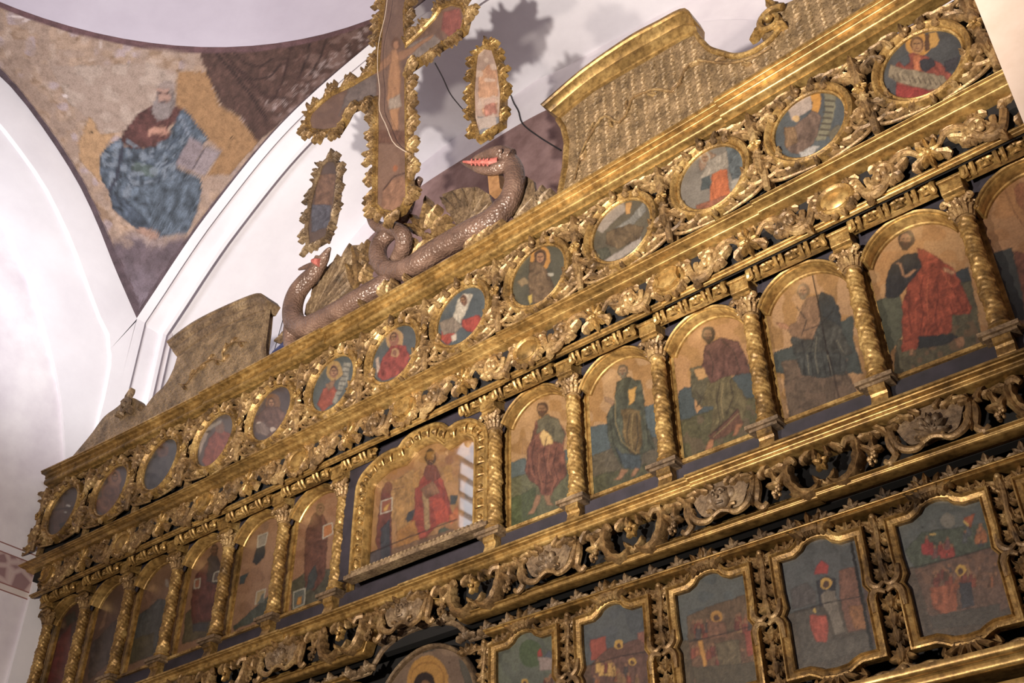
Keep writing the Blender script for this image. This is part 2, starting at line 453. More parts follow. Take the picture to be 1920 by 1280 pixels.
# ------------------------------------------------------------------ the room
def surf(name, grid, mat, **k):           # grid: rows of points (world, z relative to the medallions)
    mb = MB(); nr = len(grid); nc = len(grid[0])
    mb.add([(p[0], p[1], p[2]+ZB) for r in grid for p in r],
           [(i*nc+j, i*nc+j+1, (i+1)*nc+j+1, (i+1)*nc+j) for i in range(nr-1) for j in range(nc-1)])
    o = build(name, mb, mat, world=True, **k); o['kind'] = 'structure'; return o
XL = -2.75; YB = .29
EA = [(-2.75, 1.70), (-2.60, 1.86), (-2.39, 2.09), (-2.16, 2.3), (-1.71, 2.62), (-1.30, 2.79), (-.72, 2.90), (0, 2.96)]
EA = resample(EA, 30); EAR = EA+[(-x, z) for x, z in EA[::-1]][1:]
NA = resample([(.29, 1.70), (.05, 1.98), (-.18, 2.27), (-.41, 2.50), (-.75, 2.74), (-1.05, 2.88), (-1.6, 2.97), (-2.2, 3.0)], 30)
NAR = NA+[(-4.4-y, z) for y, z in NA[::-1]][1:]
RC = (0., -2.2, 2.49, 3.0)
# pendentive
S = []
for p in NA[::-1]: S.append((XL, p[0], p[1]))
for p in EA[1:]: S.append((p[0], YB, p[1]))
NS = len(S); rows = []
angs = np.linspace(PI, PI/2, NS)
ncol = 240; nrow = 110
Sd = np.array(resample(S, ncol)) if False else None
SS = np.array(S); dd = np.r_[0, np.cumsum(np.linalg.norm(np.diff(SS, axis=0), axis=1))]; dd /= dd[-1]
tt = np.linspace(0, 1, ncol)
BB = np.stack([np.interp(tt, dd, SS[:, k]) for k in range(3)], 1)
V = []; dist = []
for j in range(nrow):
    t = j/(nrow-1)
    for i in range(ncol):
        a = PI-(PI/2)*tt[i]; q = np.array([RC[0]+RC[2]*math.cos(a), RC[1]+RC[2]*math.sin(a), RC[3]])
        p = BB[i]*(1-t)+q*t; L = np.linalg.norm(q-BB[i])
        c = np.array([RC[0], RC[1], 1.6]); n_ = (p-c); n_[2] = 0; n_ /= np.linalg.norm(n_)
        p = p+n_*.10*math.sin(PI*t)*min(1, L/1.2); V.append(p); dist.append((t*L, (1-t)*L))
V = np.array(V); dist = np.array(dist)
Fz = [(j*ncol+i, j*ncol+i+1, (j+1)*ncol+i+1, (j+1)*ncol+i) for j in range(nrow-1) for i in range(ncol-1)]
q = lambda pts: cr(0, 0, 3.2, pts)
FR = [
 ('n', 31, .03, .55, (176, 150, 122)), ('n', 32, .07, .68, (200, 180, 158)), ('n', 33, .11, .72, (150, 120, 88)), ('n', 34, .05, .75, (190, 176, 180)),
 ('p', q([(300, 400), (900, 380), (1180, 480), (1150, 660), (900, 760), (640, 800), (420, 620)]), (190, 172, 152), .12),
 ('n', 30, .06, .5, (172, 150, 130)),
 ('p', q([(1060, 420), (1240, 430), (1320, 640), (1440, 700), (1545, 860), (1380, 1050), (1250, 1050), (1330, 900), (1100, 720), (1050, 620)]), (172, 132, 82), .2),
 ('p', q([(470, 860), (540, 690), (600, 800), (700, 800), (640, 860), (600, 1100), (480, 960)]), (196, 158, 108), .2),
 ('p', q([(1190, 280), (1270, 290), (2300, 40), (2300, 200), (1792, 640), (1540, 860), (1450, 700), (1330, 640), (1240, 440)]), (92, 66, 56), .45),
 ('n', 41, .09, .6, (140, 112, 100), q([(1500, 500), (2250, 100), (2250, 260), (1800, 660), (1650, 740)])),
 ('n', 42, .2, .7, (190, 172, 164), q([(1560, 600), (1700, 560), (2200, 150), (2230, 230), (1700, 720)])),
 ('l', q([(1280, 300), (1420, 460), (1520, 590), (1600, 720)]), 2.2, (52, 34, 32)),
 ('l', q([(1330, 300), (1480, 480), (1600, 580), (1700, 590)]), 1.6, (60, 36, 34)),
 ('l', q([(1400, 310), (1470, 380), (1560, 400), (1640, 350)]), 1.8, (60, 40, 36)),
 ('l', q([(1440, 420), (1520, 480), (1620, 460), (1690, 380)]), 1.8, (60, 40, 36)),
 ('l', q([(1760, 250), (1720, 400), (1680, 520), (1640, 600)]), 1.8, (64, 40, 36)),
 ('l', q([(1860, 220), (1850, 330), (1790, 470)]), 1.8, (56, 36, 34)), ('l', q([(1960, 210), (1930, 330), (1860, 450)]), 1.6, (60, 40, 36)),
 ('p', q([(735, 800), (830, 680), (900, 635), (1090, 645), (1100, 700), (1010, 760), (1015, 830), (930, 885), (800, 895), (735, 860)]), (100, 62, 56), .6),
 ('p', q([(598, 930), (640, 880), (730, 820), (745, 880), (860, 895), (940, 880), (1015, 820), (1060, 700), (1100, 650), (1160, 720), (1250, 830), (1130, 960), (1050, 1000), (1200, 1060), (1215, 1140), (1180, 1270), (1120, 1400), (960, 1420), (800, 1340), (700, 1250), (640, 1120), (600, 1060)]), (66, 100, 124), .95),
 ('p', q([(780, 980), (860, 960), (950, 1010), (940, 1060), (860, 1050), (790, 1020)]), (72, 108, 100), .3),
 ('p', q([(960, 1120), (1080, 1060), (1200, 1100), (1180, 1240), (1040, 1300), (960, 1260)]), (88, 124, 152), .9),
 ('n', 44, .12, .62, (124, 158, 180), q([(600, 930), (740, 830), (900, 900), (1050, 780), (1240, 830), (1050, 1000), (1210, 1100), (1150, 1380), (950, 1400), (700, 1250)])),
 ('p', q([(650, 1150), (780, 1200), (900, 1320), (880, 1420), (760, 1330), (680, 1260)]), (54, 86, 112), .9),
 ('l', q([(735, 880), (720, 960), (700, 1060), (660, 1140)]), 3.4, (46, 56, 84)), ('l', q([(1150, 850), (1060, 960), (960, 1000), (820, 960)]), 1.8, (50, 84, 112)),
 ('l', q([(1120, 760), (1000, 900), (880, 930)]), 1.5, (48, 80, 108)), ('l', q([(960, 1060), (940, 1180), (1010, 1290)]), 1.8, (44, 74, 100)),
 ('l', q([(760, 1060), (820, 1180), (900, 1260)]), 1.8, (46, 78, 104)), ('l', q([(1080, 700), (1130, 800), (1150, 870)]), 2, (120, 150, 176)),
 ('p', q([(885, 800), (905, 765), (980, 755), (1015, 790), (1000, 812), (930, 800), (890, 825)]), (196, 146, 120), .1),
 ('p', q([(1055, 985), (1105, 880), (1140, 815), (1232, 868), (1150, 1025)]), (150, 138, 140), .15),
 ('p', q([(1150, 1022), (1235, 880), (1322, 912), (1225, 1058)]), (164, 152, 152), .15),
 ('l', q([(1150, 1025), (1236, 876)]), 1.1, (90, 80, 84)), ('l', q([(1085, 960), (1160, 990)]), .7, (110, 100, 104)), ('l', q([(1180, 1000), (1250, 1020)]), .7, (110, 100, 104)),
 ('e', 310, 185, 18, 32, (128, 118, 112)), ('e', 303, 205, 17, 22, (150, 140, 134)), ('e', 313, 164, 15, 14, (166, 150, 138)),
 ('p', q([(940, 530), (1015, 525), (1030, 600), (990, 620), (950, 600)]), (182, 146, 126), .1),
 ('l', q([(950, 556), (972, 556)]), 1.6, (86, 62, 54)), ('l', q([(992, 556), (1014, 556)]), 1.6, (86, 62, 54)), ('l', q([(982, 560), (982, 590)]), 1., (140, 104, 88)), ('l', q([(964, 612), (1004, 612)]), 1.5, (104, 90, 86)),
 ('p', [(252, 430), (268, 425), (296, 436), (300, 446), (284, 450)], (176, 142, 120), .1), ('p', [(240, 380), (262, 400), (282, 420), (320, 440), (360, 400), (380, 340), (350, 330), (250, 350)], (70, 106, 130), .9),
 ('e', 171, 247, 2.5, 2.5, (40, 26, 20)), ('e', 434, 259, 2.5, 2.5, (40, 26, 20)), ('e', 298, 383, 2.5, 2.5, (30, 26, 26)),
 ('l', [(20, 30), (60, 34), (46, 40)], 2., (226, 214, 206)), ('e', 122, 180, 5, 2.5, (232, 222, 214)), ('l', [(187, 76), (188, 90)], 1.2, (230, 220, 210)),
]
px = pix(V+[0, 0, ZB]); Cc = paint(px, (190, 164, 136), FR, 5, 2.2)
jit_ = (vnoise(px[:, 0], px[:, 1], 71, .05)-.5)*34+(vnoise(px[:, 0], px[:, 1], 72, .2)-.5)*12
bd = dist[:, 0]+.02*(vnoise(px[:, 0], px[:, 1], 73, .08)-.5)
def blend(w_, col, sd, f=.1):
    global Cc
    w_ = np.clip(w_, 0, 1)[:, None]; Cc = Cc*(1-w_)+w_*np.array(lin(col))*(.75+.5*vnoise(px[:, 0], px[:, 1], sd, f))[:, None]
blend((px[:, 1]+jit_-438)/26, (112, 98, 104), 3, .07)
blend((px[:, 1]+jit_-500)/60*.8, (150, 138, 150), 4, .06)
lw_ = np.where(px[:, 0] < 262, .125, .075)
blend((lw_-bd)/.022, (96, 80, 86), 5, .12)
blend(((bd > lw_) & (bd < lw_+.008))*.7, (84, 60, 60), 6)
blend((.035-dist[:, 1])/.006, (112, 80, 82), 7)
me = bpy.data.meshes.new('ceiling_pendentive'); me.from_pydata([tuple(p) for p in V+[0, 0, ZB]], [], Fz)
ca = me.color_attributes.new('Col', 'FLOAT_COLOR', 'POINT')
ca.data.foreach_set('color', np.concatenate([np.clip(tone(Cc, .85)*np.array([1.04, .98, 1.22])*FRB, 0, .9), np.ones((len(Cc), 1))], 1).astype(np.float32).ravel())
me.materials.append(FRES); me.polygons.foreach_set('use_smooth', [True]*len(me.polygons))
o = bpy.data.objects.new('ceiling_pendentive', me); COL.objects.link(o); o['kind'] = 'structure'
# dome springing straight from the ring
surf('ceiling_dome', [[(RC[0]+RC[2]*math.cos(a)*math.cos(e), RC[1]+RC[2]*math.sin(a)*math.cos(e), RC[3]+2.3*math.sin(e)) for a in np.linspace(-PI*.5, PI*1.5, 97)] for e in np.linspace(0, PI/2, 25)], PLASD)
# other pendentives as plain plaster (behind and beside the viewer)
def corner(sx, sy, nm):
    g = []
    for t in np.linspace(0, 1, 14):
        r = []
        for i in range(0, ncol, 6):
            a = PI-(PI/2)*tt[i]; qq = np.array([RC[0]+RC[2]*math.cos(a), RC[1]+RC[2]*math.sin(a), RC[3]])
            p = BB[i]*(1-t)+qq*t; x, y = p[0], p[1]
            r.append(((-x if sx else x), (-4.4-y if sy else y), p[2]))
        g.append(r)
    surf(nm, g, PLASD)
corner(0, 1, 'ceiling_west')
# arch over the screen: soffit, small step, vault, end wall
def scale(p, k): return (p[0]*k, 1.0+(p[1]-1.0)*k)
def strip(name, prof, ys, mat, axis='y'):
    g = []
    for yy, k in ys:
        g.append([(scale(p, k)[0], yy, scale(p, k)[1]) if axis == 'y' else (yy, scale(p, k)[0], scale(p, k)[1]) for p in prof])
    surf(name, g, mat)
left = [(-2.75, -4.4)]+EAR[:]+[(2.75, -4.4)]
leftc = [(-2.75, -4.5), (-2.75, 1.0)]+EAR+[(2.75, 1.0), (2.75, -4.5)]
strip('wall_east_arch', leftc, [(.29, 1), (.355, 1), (.36, 1.014), (.50, 1.014), (.505, 1.0), (.53, 1.0), (.535, 1.035), (1.32, 1.035)], PLAS)
W2 = 1.3
mb = MB(); mb.add([(-3.2, W2, -4.5+ZB), (3.2, W2, -4.5+ZB), (3.2, W2, 3.4+ZB), (-3.2, W2, 3.4+ZB)], [(0, 1, 2, 3)])
m, nt, b = newmat('end_wall_plaster')
g_ = nt.nodes.new('ShaderNodeNewGeometry'); sx = nt.nodes.new('ShaderNodeSeparateXYZ'); nt.links.new(g_.outputs['Position'], sx.inputs[0])
c1 = ramp(nt, noise(nt, 1.7), [(.3, (206, 198, 206)), (.7, (234, 228, 232))])
nt.links.new(c1, b.inputs['Base Color']); b.inputs['Roughness'].default_value = .9; bump(nt, b, noise(nt, 9), .2)
o = build('wall_east', mb, m, world=True); o['kind'] = 'structure'
# slightly proud field under an inner arch line
arcp = resample([(-1.5, 2.95), (-1.0, 3.06), (-.38, 3.06), (.09, 2.97), (.55, 2.85), (1.04, 2.65), (1.44, 2.34), (1.8, 1.9), (2.1, 1.3), (2.2, .6)], 30)
mb = MB(); mb.extrude([(x, z+ZB) for x, z in arcp]+[(2.2, ZB-1), (-1.5, ZB-1)], W2-.035, W2-.001)
o = build('trim_1', mb, m, world=True, smooth=False); o['kind'] = 'structure'
dp = [hit(a, c, 1, W2-.04) for a, c in [(640, 560), (660, 495), (683, 457), (712, 428), (750, 385), (794, 347), (880, 292), (962, 241), (1025, 207), (1090, 180)]]
dp = resample([(p[0], p[2]+ZB) for p in dp], 24); mb = MB(); mb.extrude(dp+[(dp[-1][0]+.02, ZB-.5), (dp[0][0], ZB-.5)], W2-.045, W2-.036)
o = build('trim_4', mb, DADO, world=True, smooth=False); o['kind'] = 'structure'
# left (north) wall, archivolt and lunette, painted band
mb = MB()
lun = [(hit(a, c, 0, XL)[1], hit(a, c, 0, XL)[2]) for a, c in [(0, 395), (30, 455), (60, 525), (95, 635), (118, 740), (128, 860)]]
lun = resample([(-2.2, lun[0][1]+.42), (-1.4, lun[0][1]+.30)]+lun, 26)+[(lun[-1][0]+.02, -4.5)]
NAx = NA[::-1]
# wall face between the north arch and the lunette edge
nA = resample(NAx+[(.29, 1.0), (.29, -4.5)], 60); nL = resample(lun, 60)
surf('wall_north_arch', [[(XL, p[0], p[1]) for p in nA], [(XL, p[0]*.62+q_[0]*.38, p[1]*.62+q_[1]*.38) for p, q_ in zip(nA, nL)], [(XL-.02, p[0]*.6+q_[0]*.4, p[1]*.6+q_[1]*.4) for p, q_ in zip(nA, nL)], [(XL-.02, p[0], p[1]) for p in nL], [(XL-.05, p[0], p[1]) for p in nL]], PLAS)
m, nt, b = newmat('north_wall_plaster')
g_ = nt.nodes.new('ShaderNodeNewGeometry'); sx = nt.nodes.new('ShaderNodeSeparateXYZ'); nt.links.new(g_.outputs['Position'], sx.inputs[0])
def band(lo, hi):
    a_ = nt.nodes.new('ShaderNodeMath'); a_.operation = 'GREATER_THAN'; nt.links.new(sx.outputs['Z'], a_.inputs[0]); a_.inputs[1].default_value = ZB+lo
    c_ = nt.nodes.new('ShaderNodeMath'); c_.operation = 'LESS_THAN'; nt.links.new(sx.outputs['Z'], c_.inputs[0]); c_.inputs[1].default_value = ZB+hi
    d_ = nt.nodes.new('ShaderNodeMath'); d_.operation = 'MULTIPLY'; nt.links.new(a_.outputs[0], d_.inputs[0]); nt.links.new(c_.outputs[0], d_.inputs[1]); return d_.outputs[0]
cc = ramp(nt, noise(nt, 2.2, 8), [(.3, (196, 186, 196)), (.7, (236, 231, 234))])
wv = nt.nodes.new('ShaderNodeTexVoronoi'); wv.feature = 'DISTANCE_TO_EDGE'; wv.inputs['Scale'].default_value = 11; nt.links.new(g_.outputs['Position'], wv.inputs['Vector'])
bc = ramp(nt, wv.outputs['Distance'], [(0, (190, 168, 164)), (.12, (178, 152, 150)), (.2, (142, 112, 114)), (1, (150, 122, 122))])
cc = mix(nt, cc, bc, band(-.30, -.135)); cc = mix(nt, cc, (*lin((206, 194, 190)), 1), band(-.335, -.30))
for zz in (-.085, -.135, -.30, -.338): cc = mix(nt, cc, (*lin((140, 96, 92)), 1), band(zz-.004, zz+.003))
nt.links.new(cc, b.inputs['Base Color']); b.inputs['Roughness'].default_value = .9; bump(nt, b, noise(nt, 9), .2)
surf('wall_north', [[(XL-.045, y, z) for y in (-6, .6)] for z in (-4.5, 3.6)], m)
# right pier: peach edge strip, red line, white face
# added unseen window in the north wall, glows to reflect in the central icon
WY, WZ = (-3.95, -3.15), (1.30, 2.45)
wo = [(WY[0], WZ[0]), (WY[1], WZ[0]), (WY[1], WZ[1]-.3)]+[((WY[0]+WY[1])/2+.4*math.cos(a), WZ[1]-.3+.34*math.sin(a)) for a in np.linspace(0, PI, 16)]
def yz(m, poly, x0, x1):
    m2 = MB(); m2.extrude(poly, x0, x1); m.add([(y, x, z+ZB) for x, y, z in m2.v], m2.f)
mb = MB(); yz(mb, wo, -2.785, -2.79); o = build('added_window', mb, PANEGLOW, world=True, smooth=False); o['kind'] = 'structure'
fb = MB()
for c_ in (0, .5, 1): yy = WY[0]+(WY[1]-WY[0])*c_; fb.box(-2.79, -2.76, yy-.02, yy+.02, WZ[0]+ZB, WZ[1]-.28+ZB)
for c_ in (0, .2, .4, .6, .8, 1): zz = WZ[0]+(WZ[1]-.3-WZ[0])*c_; fb.box(-2.79, -2.76, WY[0], WY[1], zz-.02+ZB, zz+.02+ZB)
build('added_window_frame', fb, PEACH, o, world=True, smooth=False)
PX = 2.635
for nm, x0, x1, mt_ in (('wall_south_pier', PX, 2.845, PEACH), ('trim_2', 2.845, 2.856, REDL), ('trim_3', 2.856, 4.6, PLASD)):
    mb = MB(); mb.box(x0, x1, -.2, 1.25, 0, 6.9); o = build(nm, mb, mt_, world=True, smooth=False); o['kind'] = 'structure'
mb = MB(); mb.box(-6, 6, -7, 3, -.05, 0); o = build('floor', mb, FLOORM, world=True); o['kind'] = 'structure'
surf('wall_west', [[(x, -6.2, z) for x in (-3, 4.6)] for z in (-4.5, 3.4)], PLASD)

# ------------------------------------------------------------------ cornices
def arcseg(p, q, bulge, n=6):
    (a, b_), (c, d) = p, q; mx, mz = (a+c)/2, (b_+d)/2; dx, dz = c-a, d-b_; out = []
    for i in range(n+1):
        t = i/n; s = math.sin(PI*t)*bulge; out.append((a+dx*t+dz*s, b_+dz*t-dx*s))
    return out
def rail(name, label, prof, x0=-2.74, x1=2.63, arch=None, jogs=(), mat=None, cat='cornice', step=.05, parent=None, yback=None):
    xs = list(np.arange(x0, x1, step))+[x1]
    if arch: xs += list(np.arange(arch[0]-arch[1]*1.05, arch[0]+arch[1]*1.05, .012))
    for j, d in jogs: xs += [j-1e-4, j+1e-4]
    xs = sorted(xs); mb = MB(); m = len(prof); vs = []
    for x in xs:
        dy = 0
        for j, d in jogs:
            if x > j: dy += d
        dz = 0
        if arch:
            t = (x-arch[0])/arch[1]
            if abs(t) < 1: dz = arch[2]*math.sqrt(max(0, 1-abs(t)**2.4))
        for y, z in prof: vs.append(W(x, y+dy, z+dz))
    fs = [(i*m+k, i*m+(k+1) % m, (i+1)*m+(k+1) % m, (i+1)*m+k) for i in range(len(xs)-1) for k in range(m)]
    fs += [tuple(range(m)), tuple((len(xs)-1)*m+k for k in range(m))[::-1]]
    mb.add(vs, fs); o = build(name, mb, mat or GRAIL, parent, world=True)
    if label: setp(o, label, cat)
    return o
P5 = [(.05, .270), (-.062, .270), (-.062, .263), (-.056, .262)]+arcseg((-.056, .262), (-.048, .254), .35)+[(-.042, .254)]+arcseg((-.042, .254), (-.028, .238), -.4)+[(-.024, .238), (-.024, .233)]+arcseg((-.024, .233), (-.002, .203), .42, 9)+[(.004, .200), (.004, .195), (.05, .195)]
def sq_(P, z0, z1, n0, n1): return [(y, n1+(z-z1)*(n0-n1)/(z0-z1)) for y, z in P]
rail('top_cornice', 'topmost long gilded cornice running above the oval medallions', P5, jogs=((-1.30, -.010), (-.42, .008), (.62, -.008), (1.69, -.012)))
P4 = [(.05, -.222), (-.040, -.222), (-.040, -.228)]+arcseg((-.040, -.228), (-.034, -.237), .45)+[(-.030, -.237)]+arcseg((-.030, -.237), (-.014, -.248), .45)+[(-.012, -.251)]+arcseg((-.008, -.252), (.010, -.262), -.3)+[(.012, -.264)]+arcseg((.012, -.264), (.036, -.285), .3)+[(.042, -.288), (.09, -.288)]
P4 = sq_(P4, -.222, -.288, -.248, -.264)
rail('gilded_cornice', 'long gilded cornice directly below the row of oval medallions', P4, jogs=((-1.05, -.006), (.02, .006), (.62, -.008), (1.75, -.008)))
P3 = [(.090, -.372), (.064, -.372), (.064, -.376)]+arcseg((.064, -.376), (.070, -.383), .4)+[(.074, -.383)]+arcseg((.074, -.383), (.084, -.392), .4)+[(.088, -.394), (.090, -.372)]
P3 = sq_(P3, -.372, -.394, -.368, -.382)
rail('thin_cornice', 'thin gilded cornice between the arched saints and the small frieze of bosses', P3, jogs=((-1.35, .006), (.55, -.006), (1.30, -.006)))
P2 = [(.24, -1.062), (.070, -1.062), (.070, -1.068)]+arcseg((.070, -1.068), (.076, -1.076), .4)+[(.080, -1.076), (.082, -1.082)]+arcseg((.090, -1.083), (.102, -1.092), -.3)+[(.104, -1.094)]+arcseg((.104, -1.094), (.130, -1.124), .36, 9)+[(.136, -1.127), (.24, -1.127)]
P2 = sq_(P2, -1.062, -1.127, -1.092, -1.126)
rail('gilded_cornice', 'wide gilded cornice under the dark blue band of the apostle row', P2, jogs=((-.62, .005), (.05, -.006), (1.32, -.010)))
ARC = (.055, .235, .115)
P1 = [(.19, -1.243), (.128, -1.246), (.128, -1.252)]+arcseg((.130, -1.254), (.140, -1.262), -.3)+[(.138, -1.264)]+arcseg((.138, -1.264), (.158, -1.283), .35)+[(.165, -1.285), (.19, -1.278)]
P1 = sq_(P1, -1.243, -1.285, -1.264, -1.284)
rail('arched_cornice', 'gilded cornice that rises in a small arch over the lower central icon', P1, arch=ARC, jogs=((.62, -.006), (1.72, -.012)))
P0 = [(.30, -1.348)]+arcseg((.158, -1.348), (.168, -1.362), .5)+arcseg((.168, -1.363), (.178, -1.374), .5)+[(.30, -1.376)]
P0 = sq_(P0, -1.348, -1.376, -1.336, -1.350)
for x0, x1, lb in ((-2.74, -.30, 'thin gilded roll moulding left of the lower central icon'), (.40, 2.63, 'thin gilded roll moulding right of the lower central icon')):
    rail('roll_moulding', lb, P0, x0=x0, x1=x1, cat='moulding')
PB = [(.30, -1.805), (.118, -1.805)]+arcseg((.118, -1.805), (.138, -1.826), .4)+arcseg((.142, -1.83), (.16, -1.85), .4)+[(.30, -1.852)]
P_B = 0; PB = [(y, z-.040) for y, z in PB]
rail('bottom_cornice', 'gilded cornice beneath the small feast icons in the lower right corner', PB, x0=-1)
PBB = [(.30, -1.915)]+arcseg((.17, -1.915), (.185, -1.94), .5)+[(.30, -1.945)]
rail('roll_moulding', 'lowest gilded moulding at the lower right corner', PBB, x0=-1, cat='moulding')

# backing boards of the screen
def board(name, label, x0, x1, y0, y1, z0, z1, mat, cat='panel'):
    mb = MB(); xs = list(np.arange(x0, x1, .1))+[x1]; vs = []
    for x in xs: vs += [W(x, y0, z0), W(x, y0, z1), W(x, y1, z1), W(x, y1, z0)]
    mb.add(vs, [(i*4+k, i*4+(k+1) % 4, i*4+4+(k+1) % 4, i*4+4+k) for i in range(len(xs)-1) for k in range(4)]+[(0, 1, 2, 3), tuple(len(vs)-4+k for k in (3, 2, 1, 0))])
    return setp(build(name, mb, mat, world=True, smooth=False), label, cat)
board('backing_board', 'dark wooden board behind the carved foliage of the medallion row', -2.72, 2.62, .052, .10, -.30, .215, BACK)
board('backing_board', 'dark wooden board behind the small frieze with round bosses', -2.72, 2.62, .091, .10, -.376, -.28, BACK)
board('backing_board', 'dark blue board behind the columns and arched saints', -2.72, 2.62, .262, .30, -.98, -.29, NAVY)
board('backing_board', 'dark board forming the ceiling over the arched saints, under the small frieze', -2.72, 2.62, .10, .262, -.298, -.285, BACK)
board('sill_band', 'dark blue band running below the arched saints', -2.72, 2.62, .19, .262, -1.10, -.966, NAVY, 'band')
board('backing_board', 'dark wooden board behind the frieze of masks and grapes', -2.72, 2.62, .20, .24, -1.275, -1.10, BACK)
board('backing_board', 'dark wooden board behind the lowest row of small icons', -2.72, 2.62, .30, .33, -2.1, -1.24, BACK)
# ------------------------------------------------------------------ medallion row
ML = [(120, 958), (211, 920), (303, 871), (405, 826), (511, 776), (626, 720), (741, 664), (867, 594), (1011, 518), (1167, 434), (1335, 335), (1519, 237), (1730, 123)]
def ell(a, b, n=56, ph=0): return [(a*math.cos(2*PI*i/n+ph), b*math.sin(2*PI*i/n+ph)) for i in range(n)]
def fig(c, s, robe, halo=None, skin=(170, 120, 90), hair=None, bgl=None, scroll=None):
    """half figure around image point c, size s (photo pixels)"""
    x, y = c; L = []
    if halo: L.append(('e', x+s*.05, y-s*.42, s*.34, s*.36, halo))
    L.append(('p', [(x-s*.62, y+s*.8), (x-s*.55, y+s*.25), (x-s*.25, y-s*.08), (x+s*.2, y-s*.15), (x+s*.5, y+s*.1), (x+s*.6, y+s*.5), (x+s*.3, y+s*.95), (x-s*.3, y+s*1.05)], robe, .5))
    L.append(('e', x, y-s*.42, s*.2, s*.26, hair or (92, 66, 48))); L.append(('e', x-s*.02, y-s*.38, s*.13, s*.19, skin))
    L.append(('p', [(x-s*.3, y+s*.2), (x-s*.1, y+s*.1), (x+s*.02, y+s*.22), (x-s*.16, y+s*.34)], skin, .1))
    if scroll: L.append(('p', [(x+a*s, y+b_*s) for a, b_ in scroll[0]], scroll[1], .35))
    return L
k4 = lambda p: cr(1400, 0, 3.2, p); k6 = lambda p: cr(900, 300, 3.2, p); k3 = lambda p: cr(960, 0, 3.2, p); k7 = lambda p: cr(480, 280, 3.2, p); k5 = lambda p: cr(460, 600, 3.2, p)
a5 = lambda p: cr(1360, 160, 4.267, p); a6 = lambda p: cr(1680, 0, 5.333, p); a1 = lambda p: cr(60, 840, 4.925, p); a3 = lambda p: cr(400, 640, 4.267, p); a4 = lambda p: cr(880, 420, 4.267, p); d1 = lambda p: cr(60, 520, 3.2, p)
